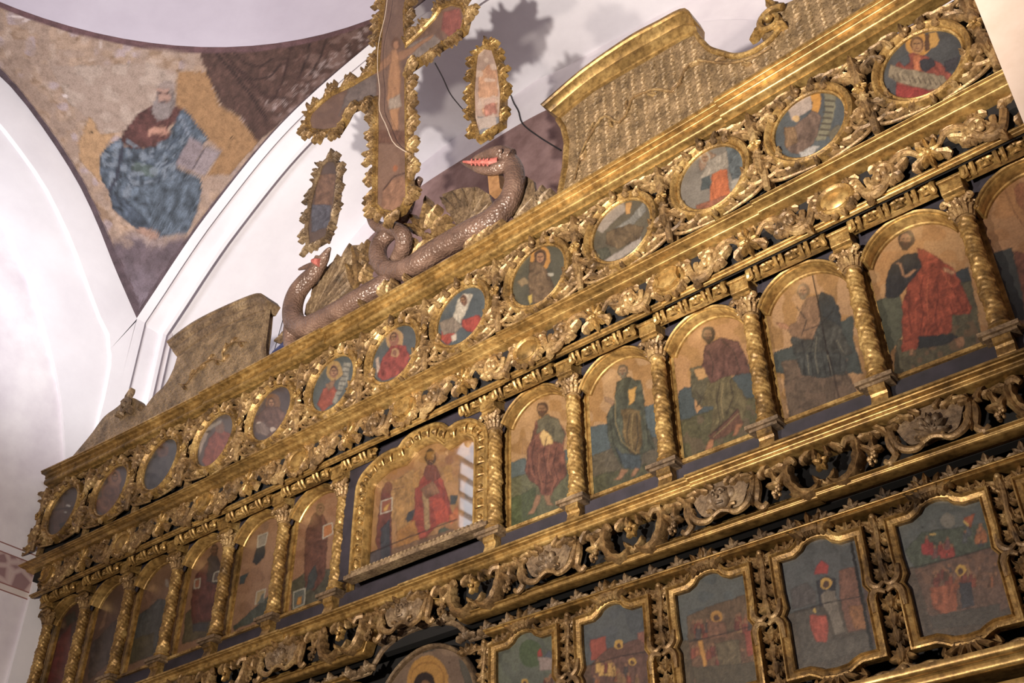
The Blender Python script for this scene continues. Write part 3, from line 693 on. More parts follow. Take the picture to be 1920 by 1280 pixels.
MPAINT = {  # pale varnish glare is painted into several of these ovals
 1: ((80, 64, 62), [('p', a1([(180, 560), (300, 540), (420, 640), (400, 780), (200, 780)]), (96, 70, 66)), ('p', a1([(250, 700), (400, 640), (390, 740), (270, 780)]), (46, 48, 62)), ('p', a1([(250, 470), (380, 500), (360, 570), (230, 560)]), (96, 74, 66)), ('l', a1([(190, 580), (260, 560), (380, 545)]), 1.2, (50, 42, 42)), ('e', 128, 948, 3.5, 2, (210, 206, 210)), ('e', 123, 960, 3, 1.6, (190, 188, 192))]),
 2: ((92, 78, 82), [('p', a1([(590, 500), (640, 350), (720, 300), (820, 330), (800, 450), (760, 560), (660, 620), (600, 560)]), (126, 84, 66), .5), ('e', 215, 896, 12, 15, (156, 108, 84)), ('e', 216, 894, 6, 9, (112, 74, 60)), ('p', a1([(600, 380), (650, 330), (640, 440), (600, 480)]), (130, 110, 98))]),
 3: ((74, 70, 80), [('e', 305, 842, 12, 15, (112, 80, 68)), ('e', 305, 843, 6, 9, (92, 66, 56)), ('p', a1([(1060, 240), (1182, 180), (1182, 380), (1060, 400)]), (64, 62, 74), .5), ('n', 61, .12, .6, (96, 88, 96))]),
 4: ((96, 84, 84), [('p', d1([(1020, 1100), (1060, 970), (1120, 900), (1200, 940), (1190, 1060), (1100, 1140), (1040, 1130)]), (140, 74, 60), .5), ('e', 412, 800, 9, 12, (130, 96, 82)), ('p', d1([(985, 1000), (1030, 900), (1140, 850), (1140, 875), (1045, 925), (1005, 1010)]), (160, 146, 142), .1), ('p', d1([(1000, 1020), (1030, 930), (1060, 930), (1000, 1080)]), (180, 160, 158), .2)]),  # the pale stripe is glare painted into the picture
 5: ((84, 72, 76), [('e', 512, 754, 14, 17, (126, 88, 62)), ('p', a3([(330, 700), (340, 600), (420, 520), (520, 520), (600, 600), (560, 700), (450, 780)]), (104, 76, 70), .5), ('e', 508, 756, 7, 10, (110, 80, 66)), ('e', 486, 794, 6, 5, (198, 176, 172)), ('e', 512, 805, 6, 4, (198, 176, 172)), ('p', a3([(330, 660), (400, 640), (470, 720), (420, 760), (340, 730)]), (122, 102, 100), .4)]),
 6: ((80, 92, 100), [('e', 627, 695, 15, 19, (176, 138, 80)), ('e', 626, 696, 8, 12, (150, 100, 74)), ('p', a3([(830, 500), (880, 380), (960, 330), (990, 400), (960, 500), (870, 560)]), (150, 70, 50), .5), ('p', a3([(900, 340), (990, 290), (960, 360), (920, 400)]), (150, 110, 84)), ('p', a3([(1040, 160), (1100, 170), (1080, 300), (1020, 420), (980, 500), (950, 490), (990, 380), (1030, 270)]), (146, 140, 134), .3)] + [('l', a3([(1045-i*9, 200+i*38), (1085-i*9, 205+i*38)]), 1., (80, 76, 76)) for i in range(7)]),
 7: ((80, 88, 100), [('e', 740, 636, 17, 20, (180, 140, 96)), ('p', k5([(790, 340), (820, 230), (880, 150), (960, 150), (990, 220), (960, 300), (880, 350), (820, 360)]), (146, 62, 56), .5), ('e', 739, 636, 10, 13, (150, 96, 80)), ('e', 738, 632, 6, 8, (170, 126, 100)), ('e', 741, 661, 8, 8, (176, 132, 96)), ('e', 740, 661, 4, 5, (140, 90, 74)), ('p', k5([(780, 230), (800, 220), (810, 290), (790, 330)]), (186, 160, 150), .3)]),
 8: ((78, 92, 108), [('p', k7([(1180, 1000), (1210, 900), (1250, 860), (1300, 870), (1270, 960), (1230, 1040), (1180, 1060)]), (196, 182, 172), .4), ('p', k7([(1240, 1020), (1340, 990), (1370, 1040), (1330, 1100), (1260, 1090), (1230, 1060)]), (166, 64, 54), .4), ('p', k7([(1110, 1090), (1180, 1050), (1200, 1130), (1150, 1170), (1110, 1140)]), (170, 72, 60), .4), ('e', 870, 563, 7, 11, (128, 92, 78)), ('p', k7([(1170, 1120), (1200, 1100), (1210, 1140), (1180, 1160)]), (206, 186, 176), .1), ('p', k7([(1100, 1040), (1180, 1000), (1240, 1060), (1200, 1100), (1120, 1110)]), (140, 122, 112), .4)]),
 9: ((88, 84, 72), [('e', 1013, 484, 19, 23, (192, 132, 56)), ('e', 1013, 483, 12, 18, (104, 76, 56)), ('e', 1013, 482, 7, 11, (138, 96, 72)), ('p', a4([(480, 300), (560, 290), (640, 400), (700, 560), (600, 640), (480, 620), (470, 420)]), (112, 88, 66), .6), ('p', a4([(380, 460), (440, 420), (480, 470), (420, 500)]), (150, 124, 92), .2), ('p', a4([(470, 570), (505, 560), (500, 620), (480, 640)]), (210, 176, 84), .1), ('e', 1033, 514, 6, 3, (170, 160, 150))]),
 10: ((98, 88, 74), [('p', k6([(700, 420), (740, 330), (860, 250), (880, 300), (800, 370), (740, 440)]), (158, 142, 136), .2), ('p', k6([(870, 260), (910, 250), (900, 320), (875, 330)]), (206, 150, 84), .1), ('p', k6([(780, 430), (900, 350), (980, 250), (1000, 300), (880, 430), (800, 470)]), (136, 130, 128), .3), ('p', k6([(720, 620), (900, 500), (970, 450), (970, 500), (860, 580), (740, 640)]), (160, 146, 144), .15), ('p', k6([(760, 430), (900, 380), (990, 400), (960, 470), (830, 530), (750, 500)]), (104, 84, 62), .5), ('e', 1124, 475, 3, 6, (206, 166, 84)), ('p', k6([(700, 540), (760, 520), (790, 570), (730, 610)]), (84, 82, 70), .3)]),  # pale grey patches are varnish glare put into the colour
 11: ((126, 116, 112), [('p', k3([(1280, 870), (1400, 900), (1412, 1060), (1330, 1100), (1300, 1000)]), (84, 96, 110), .4), ('p', k3([(1120, 960), (1180, 910), (1230, 930), (1180, 1000), (1130, 1030)]), (150, 118, 100), .3), ('p', k3([(1205, 1020), (1290, 1010), (1310, 1170), (1260, 1240), (1180, 1250), (1190, 1140)]), (184, 96, 52), .3), ('p', k3([(1140, 1060), (1190, 1040), (1190, 1130), (1130, 1140)]), (72, 84, 92), .2), ('p', k3([(1100, 1230), (1290, 1170), (1310, 1230), (1180, 1280), (1110, 1260)]), (150, 90, 66), .4), ('p', k3([(1180, 960), (1290, 900), (1300, 1000), (1160, 1060), (1120, 1080)]), (156, 142, 134), .3), ('p', k3([(1310, 1090), (1390, 1040), (1330, 1160)]), (160, 150, 146), .2)]),  # whitish areas are reflected light painted over the figure
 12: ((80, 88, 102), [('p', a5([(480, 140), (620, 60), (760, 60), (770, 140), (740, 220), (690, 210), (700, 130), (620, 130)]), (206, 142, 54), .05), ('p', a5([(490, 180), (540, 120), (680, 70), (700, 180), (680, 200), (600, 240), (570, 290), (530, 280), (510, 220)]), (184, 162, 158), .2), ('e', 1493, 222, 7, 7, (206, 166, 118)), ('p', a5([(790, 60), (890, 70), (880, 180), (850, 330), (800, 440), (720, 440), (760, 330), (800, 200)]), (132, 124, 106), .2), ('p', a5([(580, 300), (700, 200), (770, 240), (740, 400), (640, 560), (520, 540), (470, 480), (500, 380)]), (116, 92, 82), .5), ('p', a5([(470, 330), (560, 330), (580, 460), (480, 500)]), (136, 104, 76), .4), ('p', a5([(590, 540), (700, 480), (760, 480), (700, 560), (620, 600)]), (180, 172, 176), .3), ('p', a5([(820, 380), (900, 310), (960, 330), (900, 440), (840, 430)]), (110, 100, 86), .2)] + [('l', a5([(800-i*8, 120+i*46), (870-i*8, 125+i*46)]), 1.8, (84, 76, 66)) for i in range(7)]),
 13: ((76, 76, 86), [('e', 1723, 83, 25, 22, (196, 138, 58)), ('p', a6([(330, 330), (400, 310), (440, 400), (400, 470), (340, 490), (330, 420)]), (200, 148, 70), .05), ('p', a6([(0, 640), (150, 520), (300, 560), (460, 640), (560, 760), (560, 900), (300, 1000), (0, 1010)]), (136, 66, 54), .4), ('e', 1720, 85, 14, 16, (176, 124, 78)), ('p', a6([(170, 560), (240, 540), (260, 700), (180, 740)]), (184, 104, 66), .3), ('p', a6([(240, 600), (370, 580), (400, 640), (300, 720), (250, 690)]), (56, 52, 66), .2), ('p', a6([(10, 580), (120, 530), (150, 620), (80, 670)]), (76, 80, 92), .2), ('p', a6([(470, 620), (640, 560), (600, 700), (500, 720)]), (64, 56, 70), .3), ('p', a6([(-60, 640), (60, 680), (300, 720), (480, 760), (520, 840), (420, 910), (200, 870), (0, 820), (-80, 760)]), (140, 122, 104), .4), ('p', a6([(0, 850), (250, 880), (380, 920), (200, 1000), (0, 990)]), (150, 52, 48), .3), ('p', a6([(290, 340), (330, 350), (340, 500), (290, 520)]), (96, 66, 48), .2), ('e', 1746, 173, 2.5, 2.5, (30, 20, 20))] + [('l', a6([(-40+i*52, 740-(i % 2)*14+i*8), (-10+i*52, 800+i*6)]), .8, (70, 56, 46)) for i in range(10)]),
}
FACES = {2: (216, 894, 5.5), 5: (509, 755, 6.5), 6: (626, 696, 7), 7: (738, 632, 6), 8: (868, 563, 6), 9: (1013, 483, 9), 11: (1322, 296, 9, (170, 156, 146), (166, 130, 104)), 13: (1719, 84, 12, (96, 64, 44), (166, 120, 80))}
MLAB = {1: 'dark blackened oval medallion at the far left end, next to the white wall', 2: 'oval medallion of a pink-haloed figure in red-brown, second from the left',
 3: 'slate-blue oval medallion with a faint haloed head, third from the left', 4: 'oval medallion of a red-robed figure with a painted glare streak, fourth from the left',
 5: 'brown oval medallion with two pale spots near its bottom, fifth from the left', 6: 'oval medallion of a prophet with a tall pale scroll, sixth from the left',
 7: 'central oval medallion of a haloed mother in red holding a child', 8: 'oval medallion of a white-veiled figure in red, eighth from the left',
 9: 'olive-brown oval medallion of an orange-haloed prophet, ninth from the left', 10: 'oval medallion broken up by painted pale glare over a brown figure',
 11: 'oval medallion of a figure in orange-red robe under painted pale glare', 12: 'oval medallion of a white-haired, orange-haloed prophet with a long ladder-like scroll',
 13: 'largest oval medallion, gold-haloed prophet in red, far right by the pier'}
RA, RB = .141, .149     # painted oval half axes
frame_mb = B(lambda m: m.sweep(ell(RA, RB), [(-.012, -.012), (-.010, .012), (-.004, .016), (.002, .010), (.007, .022), (.015, .030), (.024, .026), (.029, .012), (.031, -.022)]))
def crestf(m):
    for a, L, c in ((95, .06, 0), (118, .05, .9), (72, .05, -.9), (140, .045, 1.2), (52, .045, -1.2)):
        r = math.radians(a); m.leaf((RA-.002)*math.cos(r), (RB-.004)*math.sin(r), r*.55+PI/2*.45, L, .017, c, 2, -.024, .014, 9)
    m.ball((0, -.04, RB+.004), .012)
def footf(m):
    for a, c in ((268, .2), (245, -1.), (292, 1.), (222, -1.2), (315, 1.2)):
        r = math.radians(a); m.leaf((RA+.01)*math.cos(r), (RB+.012)*math.sin(r), r, .034, .014, c, 2, -.018, .012, 8)
def studf(m):
    for i in range(46):
        a = 2*PI*i/46; m.ball(((RA-.006)*math.cos(a), -.013, (RB-.006)*math.sin(a)), .0032, 5, 3)
first = None; meshes = {}
for i, (px_, py_) in enumerate(ML, 1):
    x, z = at(px_, py_, -.004); L = W(x, -.004, z)
    t = thing('oval_medallion', MLAB[i], 'icon', L, 'oval medallions of the upper row', slope(x, z))
    if first is None:
        f1 = build('frame', frame_mb, GOLD, t); c1_ = build('crest', B(crestf), GCAR, f1); f2 = build('leaf_foot', B(footf), GCAR, f1); f3 = build('beading', B(studf), GOLD, f1); first = t; fkids = [f1]
    else:
        c = f1.copy(); COL.objects.link(c); c.parent = t
        for g in f1.children: d = g.copy(); COL.objects.link(d); d.parent = c
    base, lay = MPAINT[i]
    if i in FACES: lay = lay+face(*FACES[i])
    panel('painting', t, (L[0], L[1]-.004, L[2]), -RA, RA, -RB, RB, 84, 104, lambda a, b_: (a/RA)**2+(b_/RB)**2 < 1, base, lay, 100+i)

# carved foliage between the medallions (one bay, repeated)
def bay(m_, what):
    if what == 'stalk':
        m_.tube([(0, -.016, -.20), (.004, -.022, -.12), (-.002, -.026, -.05), (0, -.03, .02), (.003, -.026, .1), (0, -.018, .17)], [.012, .016, .012, .016, .013, .009], 9)
        for z in (-.035, .035): m_.tube([(-.016, -.024, z), (0, -.034, z), (.016, -.024, z)], .006, 6)
    if what == 'rosette':
        for k in range(6):
            a = 2*PI*k/6; m_.leaf(.003*math.cos(a), .003*math.sin(a), a, .024, .010, 0, 0, -.042, .007, 6, 0)
        m_.ball((0, -.052, 0), .008)
    s = 1
    if what == 'upper_leaf':
        m_.leaf(0, .045, PI/2, .13, .030, 0, 3, -.022, .022)
        for s in (-1, 1): m_.leaf(0, .06, PI/2-s*.55, .11, .022, -s*1.3, 3, -.014, .018)
    if what == 'lower_leaf':
        m_.leaf(0, -.045, -PI/2, .10, .028, 0, 3, -.022, .022)
        for s in (-1, 1): m_.leaf(0, -.05, -PI/2+s*.6, .10, .020, s*1.4, 3, -.014, .018)
    if what.startswith('scroll'):
        s = 1 if what.endswith('R') else -1
        m_.spiral(s*.01, -.155, 0 if s > 0 else PI, .05, 1.15, .010, s, -.006, .010)
        m_.spiral(s*.012, .165, -.15 if s > 0 else PI+.15, .036, 1.1, .008, -s, -.006, .010)
    if what.startswith('sprig'):
        s = 1 if what.endswith('R') else -1
        for (u, v, a, L, wd, c) in ((.055, .175, -.1, .075, .017, .7), (.10, .185, .1, .07, .014, -.6), (.03, .13, .2, .06, .015, .9), (.06, -.165, 0, .08, .018, .8), (.115, -.185, .25, .06, .014, -.7), (.02, -.11, -.5, .06, .015, -1.1), (.012, .0, .9, .035, .010, -1.), (.012, -.01, -.9, .035, .010, 1.)):
            m_.leaf(s*u, v, a if s > 0 else PI-a, L, wd, c*s, 2, -.004, .015, 9)
        m_.tube([(s*.0, -.004, .15), (s*.05, -.010, .165), (s*.10, -.006, .178), (s*.15, -.004, .185)], [.008, .007, .006, .004], 6)
        m_.tube([(s*.0, -.004, -.15), (s*.05, -.010, -.185), (s*.12, -.006, -.195), (s*.18, -.004, -.20)], [.008, .007, .006, .004], 6)
def make_bay(label):
    t = thing('carved_foliage', label, 'carving', (0, 0, 0), 'carved foliage between the oval medallions')
    build('backing', B(lambda m: (m.tube([(0, .03, -.215), (0, .03, .19)], .02, 6))), GCAR, t)
    for n_ in ('stalk', 'upper_leaf', 'lower_leaf', 'scrollL', 'scrollR', 'sprigL', 'sprigR'):
        p = build(n_.rstrip('LR'), B(lambda m: bay(m, n_)), GCAR, t)
        if n_ == 'stalk': build('rosette', B(lambda m: bay(m, 'rosette')), GOLD, p)
    return t
mids = []
P = [at(a, b_, -.004) for a, b_ in ML]
for i in range(14):
    if i == 0: x = P[0][0]-.2; z = P[0][1]
    elif i == 13: x = P[12][0]+.195; z = P[12][1]
    else: x = (P[i-1][0]+P[i][0])/2; z = (P[i-1][1]+P[i][1])/2
    mids.append((x, z+.012))
names = ['far-left medallion and the wall' if 0 else ''][0:0]
def between(i):
    if i == 0: return 'narrow carved foliage at the far left end, beside the first oval medallion'
    if i == 13: return 'pale carved foliage at the right end between the largest medallion and the pier'
    return 'openwork leafy carving between the %s and %s oval medallions from the left' % (ORD[i], ORD[i+1])
proto = make_bay(between(0)); proto.location = W(mids[0][0], .0, mids[0][1]); proto.rotation_euler = slope(*mids[0])
for i in range(1, 14):
    x, z = mids[i]; dup(proto, W(x, .0, z), slope(x, z), between(i))

# ------------------------------------------------------------------ small frieze with bosses
FX = [.05+.651*(i-3) for i in range(-1, 8)]     # -2.55 .. 
FZ = -.322
def boss(kind, label, gr):
    t = thing('carved_boss' if kind else 'carved_cartouche', label, 'carving', (0, 0, 0), gr)
    a, b_ = (.050, .038)
    def rim(m):
        m.sweep(ell(a, b_, 30), [(-.006, .006), (0, .014), (.006, .016), (.012, .008), (.014, -.02)])
    build('rim', B(rim), GOLD, t)
    def dome(m):
        n = 28; vs = [(0, -.020, 0)]; fs = []
        for r, h in ((.35, .019), (.7, .015), (1, .006)):
            vs += [(a*r*math.cos(2*PI*i/n), -h, b_*r*math.sin(2*PI*i/n)) for i in range(n)]
        fs = [(0, 1+i, 1+(i+1) % n) for i in range(n)]+[(1+k*n+i, 1+k*n+(i+1) % n, 1+(k+1)*n+(i+1) % n, 1+(k+1)*n+i) for k in range(2) for i in range(n)]
        m.add(vs, fs)
    def shield(m):
        p = [(-.036, .022), (-.012, .030), (0, .026), (.012, .030), (.036, .022), (.030, 0), (.034, -.014), (.012, -.026), (0, -.022), (-.012, -.026), (-.034, -.014), (-.030, 0)]
        m.extrude(p, -.020, 0); m.sweep(p, [(-.004, .018), (0, .026), (.006, .024), (.008, 0)])
    build('boss' if kind else 'shield', B(dome if kind else shield), GRAIL, t)
    def leaves(m):
        for k in range(14):
            th = 2*PI*k/14; m.leaf((a+.008)*math.cos(th), (b_+.008)*math.sin(th), th, .022, .011, .3, 0, -.002, .010, 6)
        for s in (-1, 1):
            m.leaf(s*.05, .03, PI/2+s*.2, .04, .012, s*1.6, 2, -.006, .012, 8); m.leaf(s*.05, -.02, -PI/2-s*.1, .045, .012, -s*1.9, 2, -.006, .012, 8)
    build('leaf_border', B(leaves), GCAR, t); t.scale = (1.12, 1.1, 1.2)
    return t
def fol2(label):
    t = thing('carved_scrollwork', label, 'carving', (0, 0, 0), 'scrollwork of the small frieze')
    for s in (-1, 1):
        build('scroll', B(lambda m: m.spiral(s*.20, .012, -PI/2 if s > 0 else -PI/2, .036, 1.3, .0120, -s, -.002, .010)), GCAR, t)
        build('scroll', B(lambda m: m.spiral(s*.125, -.028, PI/2+s*.7, .034, 1.25, .0115, -s, -.002, .010)), GCAR, t)
        build('stem', B(lambda m: m.tube([(s*.235, -.004, .02), (s*.21, -.010, -.035), (s*.16, -.012, -.035), (s*.11, -.010, .03), (s*.06, -.010, .035), (s*.02, -.006, -.005)], [.014, .014, .013, .012, .010, .007], 7)), GCAR, t)
        def lv(m):
            for (u, v, a, L, wd, c) in ((.225, .03, .6, .05, .013, -1.4), (.16, -.03, 2.4, .055, .013, -1.), (.10, .03, 2.7, .05, .012, .9), (.06, -.03, 2.5, .05, .013, .9), (.03, .03, 2.2, .04, .012, 1.2), (.19, .035, 2.9, .045, .011, -.8), (.25, -.03, .2, .03, .010, 1)):
                m.leaf(s*u, v, a if s > 0 else PI-a, L*1.15, wd*1.5, c*s, 2, -.004, .016, 9)
        build('leaf', B(lv), GCAR, t)
    def pal(m):
        for a, L in ((90, .045), (45, .04), (135, .04), (-90, .045), (-45, .04), (-135, .04), (0, .035), (180, .035)):
            r = math.radians(a); m.leaf(0, 0, r, L*1.1, .014, .3, 2, -.008, .014, 8)
        m.ball((0, -.02, 0), .009)
    build('palmette', B(pal), GOLD, t); t.scale = (1.04, 1.1, 1.32); return t
bz = .052
def nm_pos(x, n=None):
    return n
cab = cart = fp = None
for i, x in enumerate(FX):
    kind = (i % 2 == 1); z = FZ+.008
    if x > 2.6: continue
    lb = ('%s gold boss in the small frieze, %s ornament from the left' % ('round', ORD[i+1])) if kind else ('shield-shaped cartouche in the small frieze, %s ornament from the left' % ORD[i+1])
    gr = 'round bosses of the small frieze' if kind else 'shield cartouches of the small frieze'
    src = cab if kind else cart; L = W(x, bz, z)
    if src is None:
        src = boss(kind, lb, gr); src.location = L; src.rotation_euler = slope(x, z)
        if kind: cab = src
        else: cart = src
    else: dup(src, L, slope(x, z), lb)
for i in range(-1, 9):
    x = .05+.651*(i-3)-.3255; z = FZ+.006
    if x > 2.7 or x < -2.7: continue
    n_ = i+1
    lb = 'scrollwork in the small frieze, left of its first ornament' if n_ <= 0 else 'scrollwork in the small frieze, right of its %s ornament from the left' % ORD[n_]
    L = W(x, bz+.006, z)
    if fp is None: fp = fol2(lb); fp.location = L; fp.rotation_euler = slope(x, z)
    else: dup(fp, L, slope(x, z), lb)
# ------------------------------------------------------------------ arcade of the apostles
CW = [.428+.383*i for i in range(7)]
YC, ZT, ZBs = .184, -.428, -.958
def column_shaft(m):
    n = 30; hgt = (ZT-ZBs); z0, z1 = .035, hgt-.085; k = 110; vs = []
    for j in range(k+1):
        t = j/k; z = z0+(z1-z0)*t; R = .0285-.004*t
        for i in range(n):
            th = 2*PI*i/n; tw = th+t*15.5
            r = R*.97*(1+.20*max(0, math.sin(tw*1.0))**3 + .10*math.sin(tw*3+1.)*math.sin(t*95+math.cos(th*2)*1.2) + .05*math.sin(th*5-t*60))
            r += .003*max(0, math.sin(tw+PI))*abs(math.sin(t*48+th*2))
            vs.append((r*math.cos(th), r*math.sin(th), z))
    m.add(vs, [(j*n+i, j*n+(i+1) % n, (j+1)*n+(i+1) % n, (j+1)*n+i) for j in range(k) for i in range(n)])
def lathe(m, prof, n=24, cx=0, cy=0):
    vs = [(cx+r*math.cos(2*PI*i/n), cy+r*math.sin(2*PI*i/n), z) for r, z in prof for i in range(n)]
    k = len(prof); m.add(vs, [(j*n+i, j*n+(i+1) % n, (j+1)*n+(i+1) % n, (j+1)*n+i) for j in range(k-1) for i in range(n)]+[tuple(range(n))[::-1], tuple((k-1)*n+i for i in range(n))])
def col_base(m): lathe(m, [(.036, 0), (.040, .004), (.040, .010), (.034, .014), (.032, .017), (.037, .020), (.037, .026), (.031, .030), (.029, .037)])
def col_cap(m):
    H = ZT-ZBs; lathe(m, [(.024, H-.090), (.030, H-.086), (.030, H-.081), (.024, H-.077), (.026, H-.05), (.032, H-.03), (.040, H-.018), (.036, H-.014)])
    for k in range(7):
        a = PI+PI*k/6-PI/2*0; a = PI+PI*k/6
        for zz, L, w in ((H-.075, .03, .012), (H-.048, .03, .013)):
            p = [(.025*math.cos(a), .025*math.sin(a), zz), (.030*math.cos(a), .030*math.sin(a), zz+L*.6), (.040*math.cos(a), .040*math.sin(a), zz+L), (.047*math.cos(a), .047*math.sin(a), zz+L*.86)]
            m.tube(p, [w*.7, w*.8, w*.6, w*.3], 6)
    for s in (-1, 1): m.tube([(s*.02, -.03, H-.03), (s*.038, -.036, H-.012), (s*.05, -.036, H-.022), (s*.043, -.038, H-.032), (s*.036, -.038, H-.026)], [.007, .008, .007, .006, .005], 6)
def col_abacus(m):
    H = ZT-ZBs; m.box(-.034, .034, -.045, .05, H-.014, H-.002)
def plinth(m):
    m.box(-.060, .060, -.050, .07, -.014, 0); m.box(-.050, .050, -.040, .07, -.024, -.014)
def bracket(m):
    # console under the plinth, curving back to the wall
    p = [(-.036, -.024), (-.036, -.044), (-.028, -.048), (-.024, -.056), (-.034, -.085), (-.026, -.105), (-.010, -.118), (.006, -.124), (.006, -.022)]
    m.add([(x, y, z) for x in (-.027, .027) for y, z in p], [tuple(range(9)), tuple(range(9, 18))[::-1]]+[(i, (i+1) % 9, 9+(i+1) % 9, 9+i) for i in range(9)])
def backstrip(m):
    m.box(-.036, .036, .055, .074, -.02, ZT-ZBs+.06); m.box(-.024, .024, .045, .056, -.02, ZT-ZBs-.01)
def make_col(label):
    t = thing('twisted_column', label, 'column', (0, 0, 0), 'twisted columns between the saints')
    build('shaft', B(column_shaft), GOLD, t); c = build('capital', B(col_cap), GCAR, t); build('abacus', B(col_abacus), GOLD, c, smooth=False)
    build('base', B(col_base), GOLD, t); p = build('plinth', B(plinth), GDUST, t, smooth=False)
    build('bracket', B(bracket), GOLD, p, smooth=False); build('back_strip', B(backstrip), GRAIL, t, smooth=False); return t
def colname(i):
    n = i+8 if i < 0 else i+7     # 1..14 from the left
    if i == -1: return 'twisted gilded column on the left side of the big central icon'
    if i == 1: return 'twisted gilded column on the right side of the big central icon'
    if i < 0: return 'twisted gilded column, %s one left of the big central icon' % ORD[-i]
    return 'twisted gilded column, %s one right of the big central icon' % ORD[i]
cp = None
for i in list(range(-7, 0))+list(range(1, 7)):
    x = math.copysign(CW[abs(i)-1], i)
    if i == -7: x += .04
    L = W(x, YC, ZBs)
    if cp is None: cp = make_col(colname(i)); cp.location = L
    else: dup(cp, L, None, colname(i))

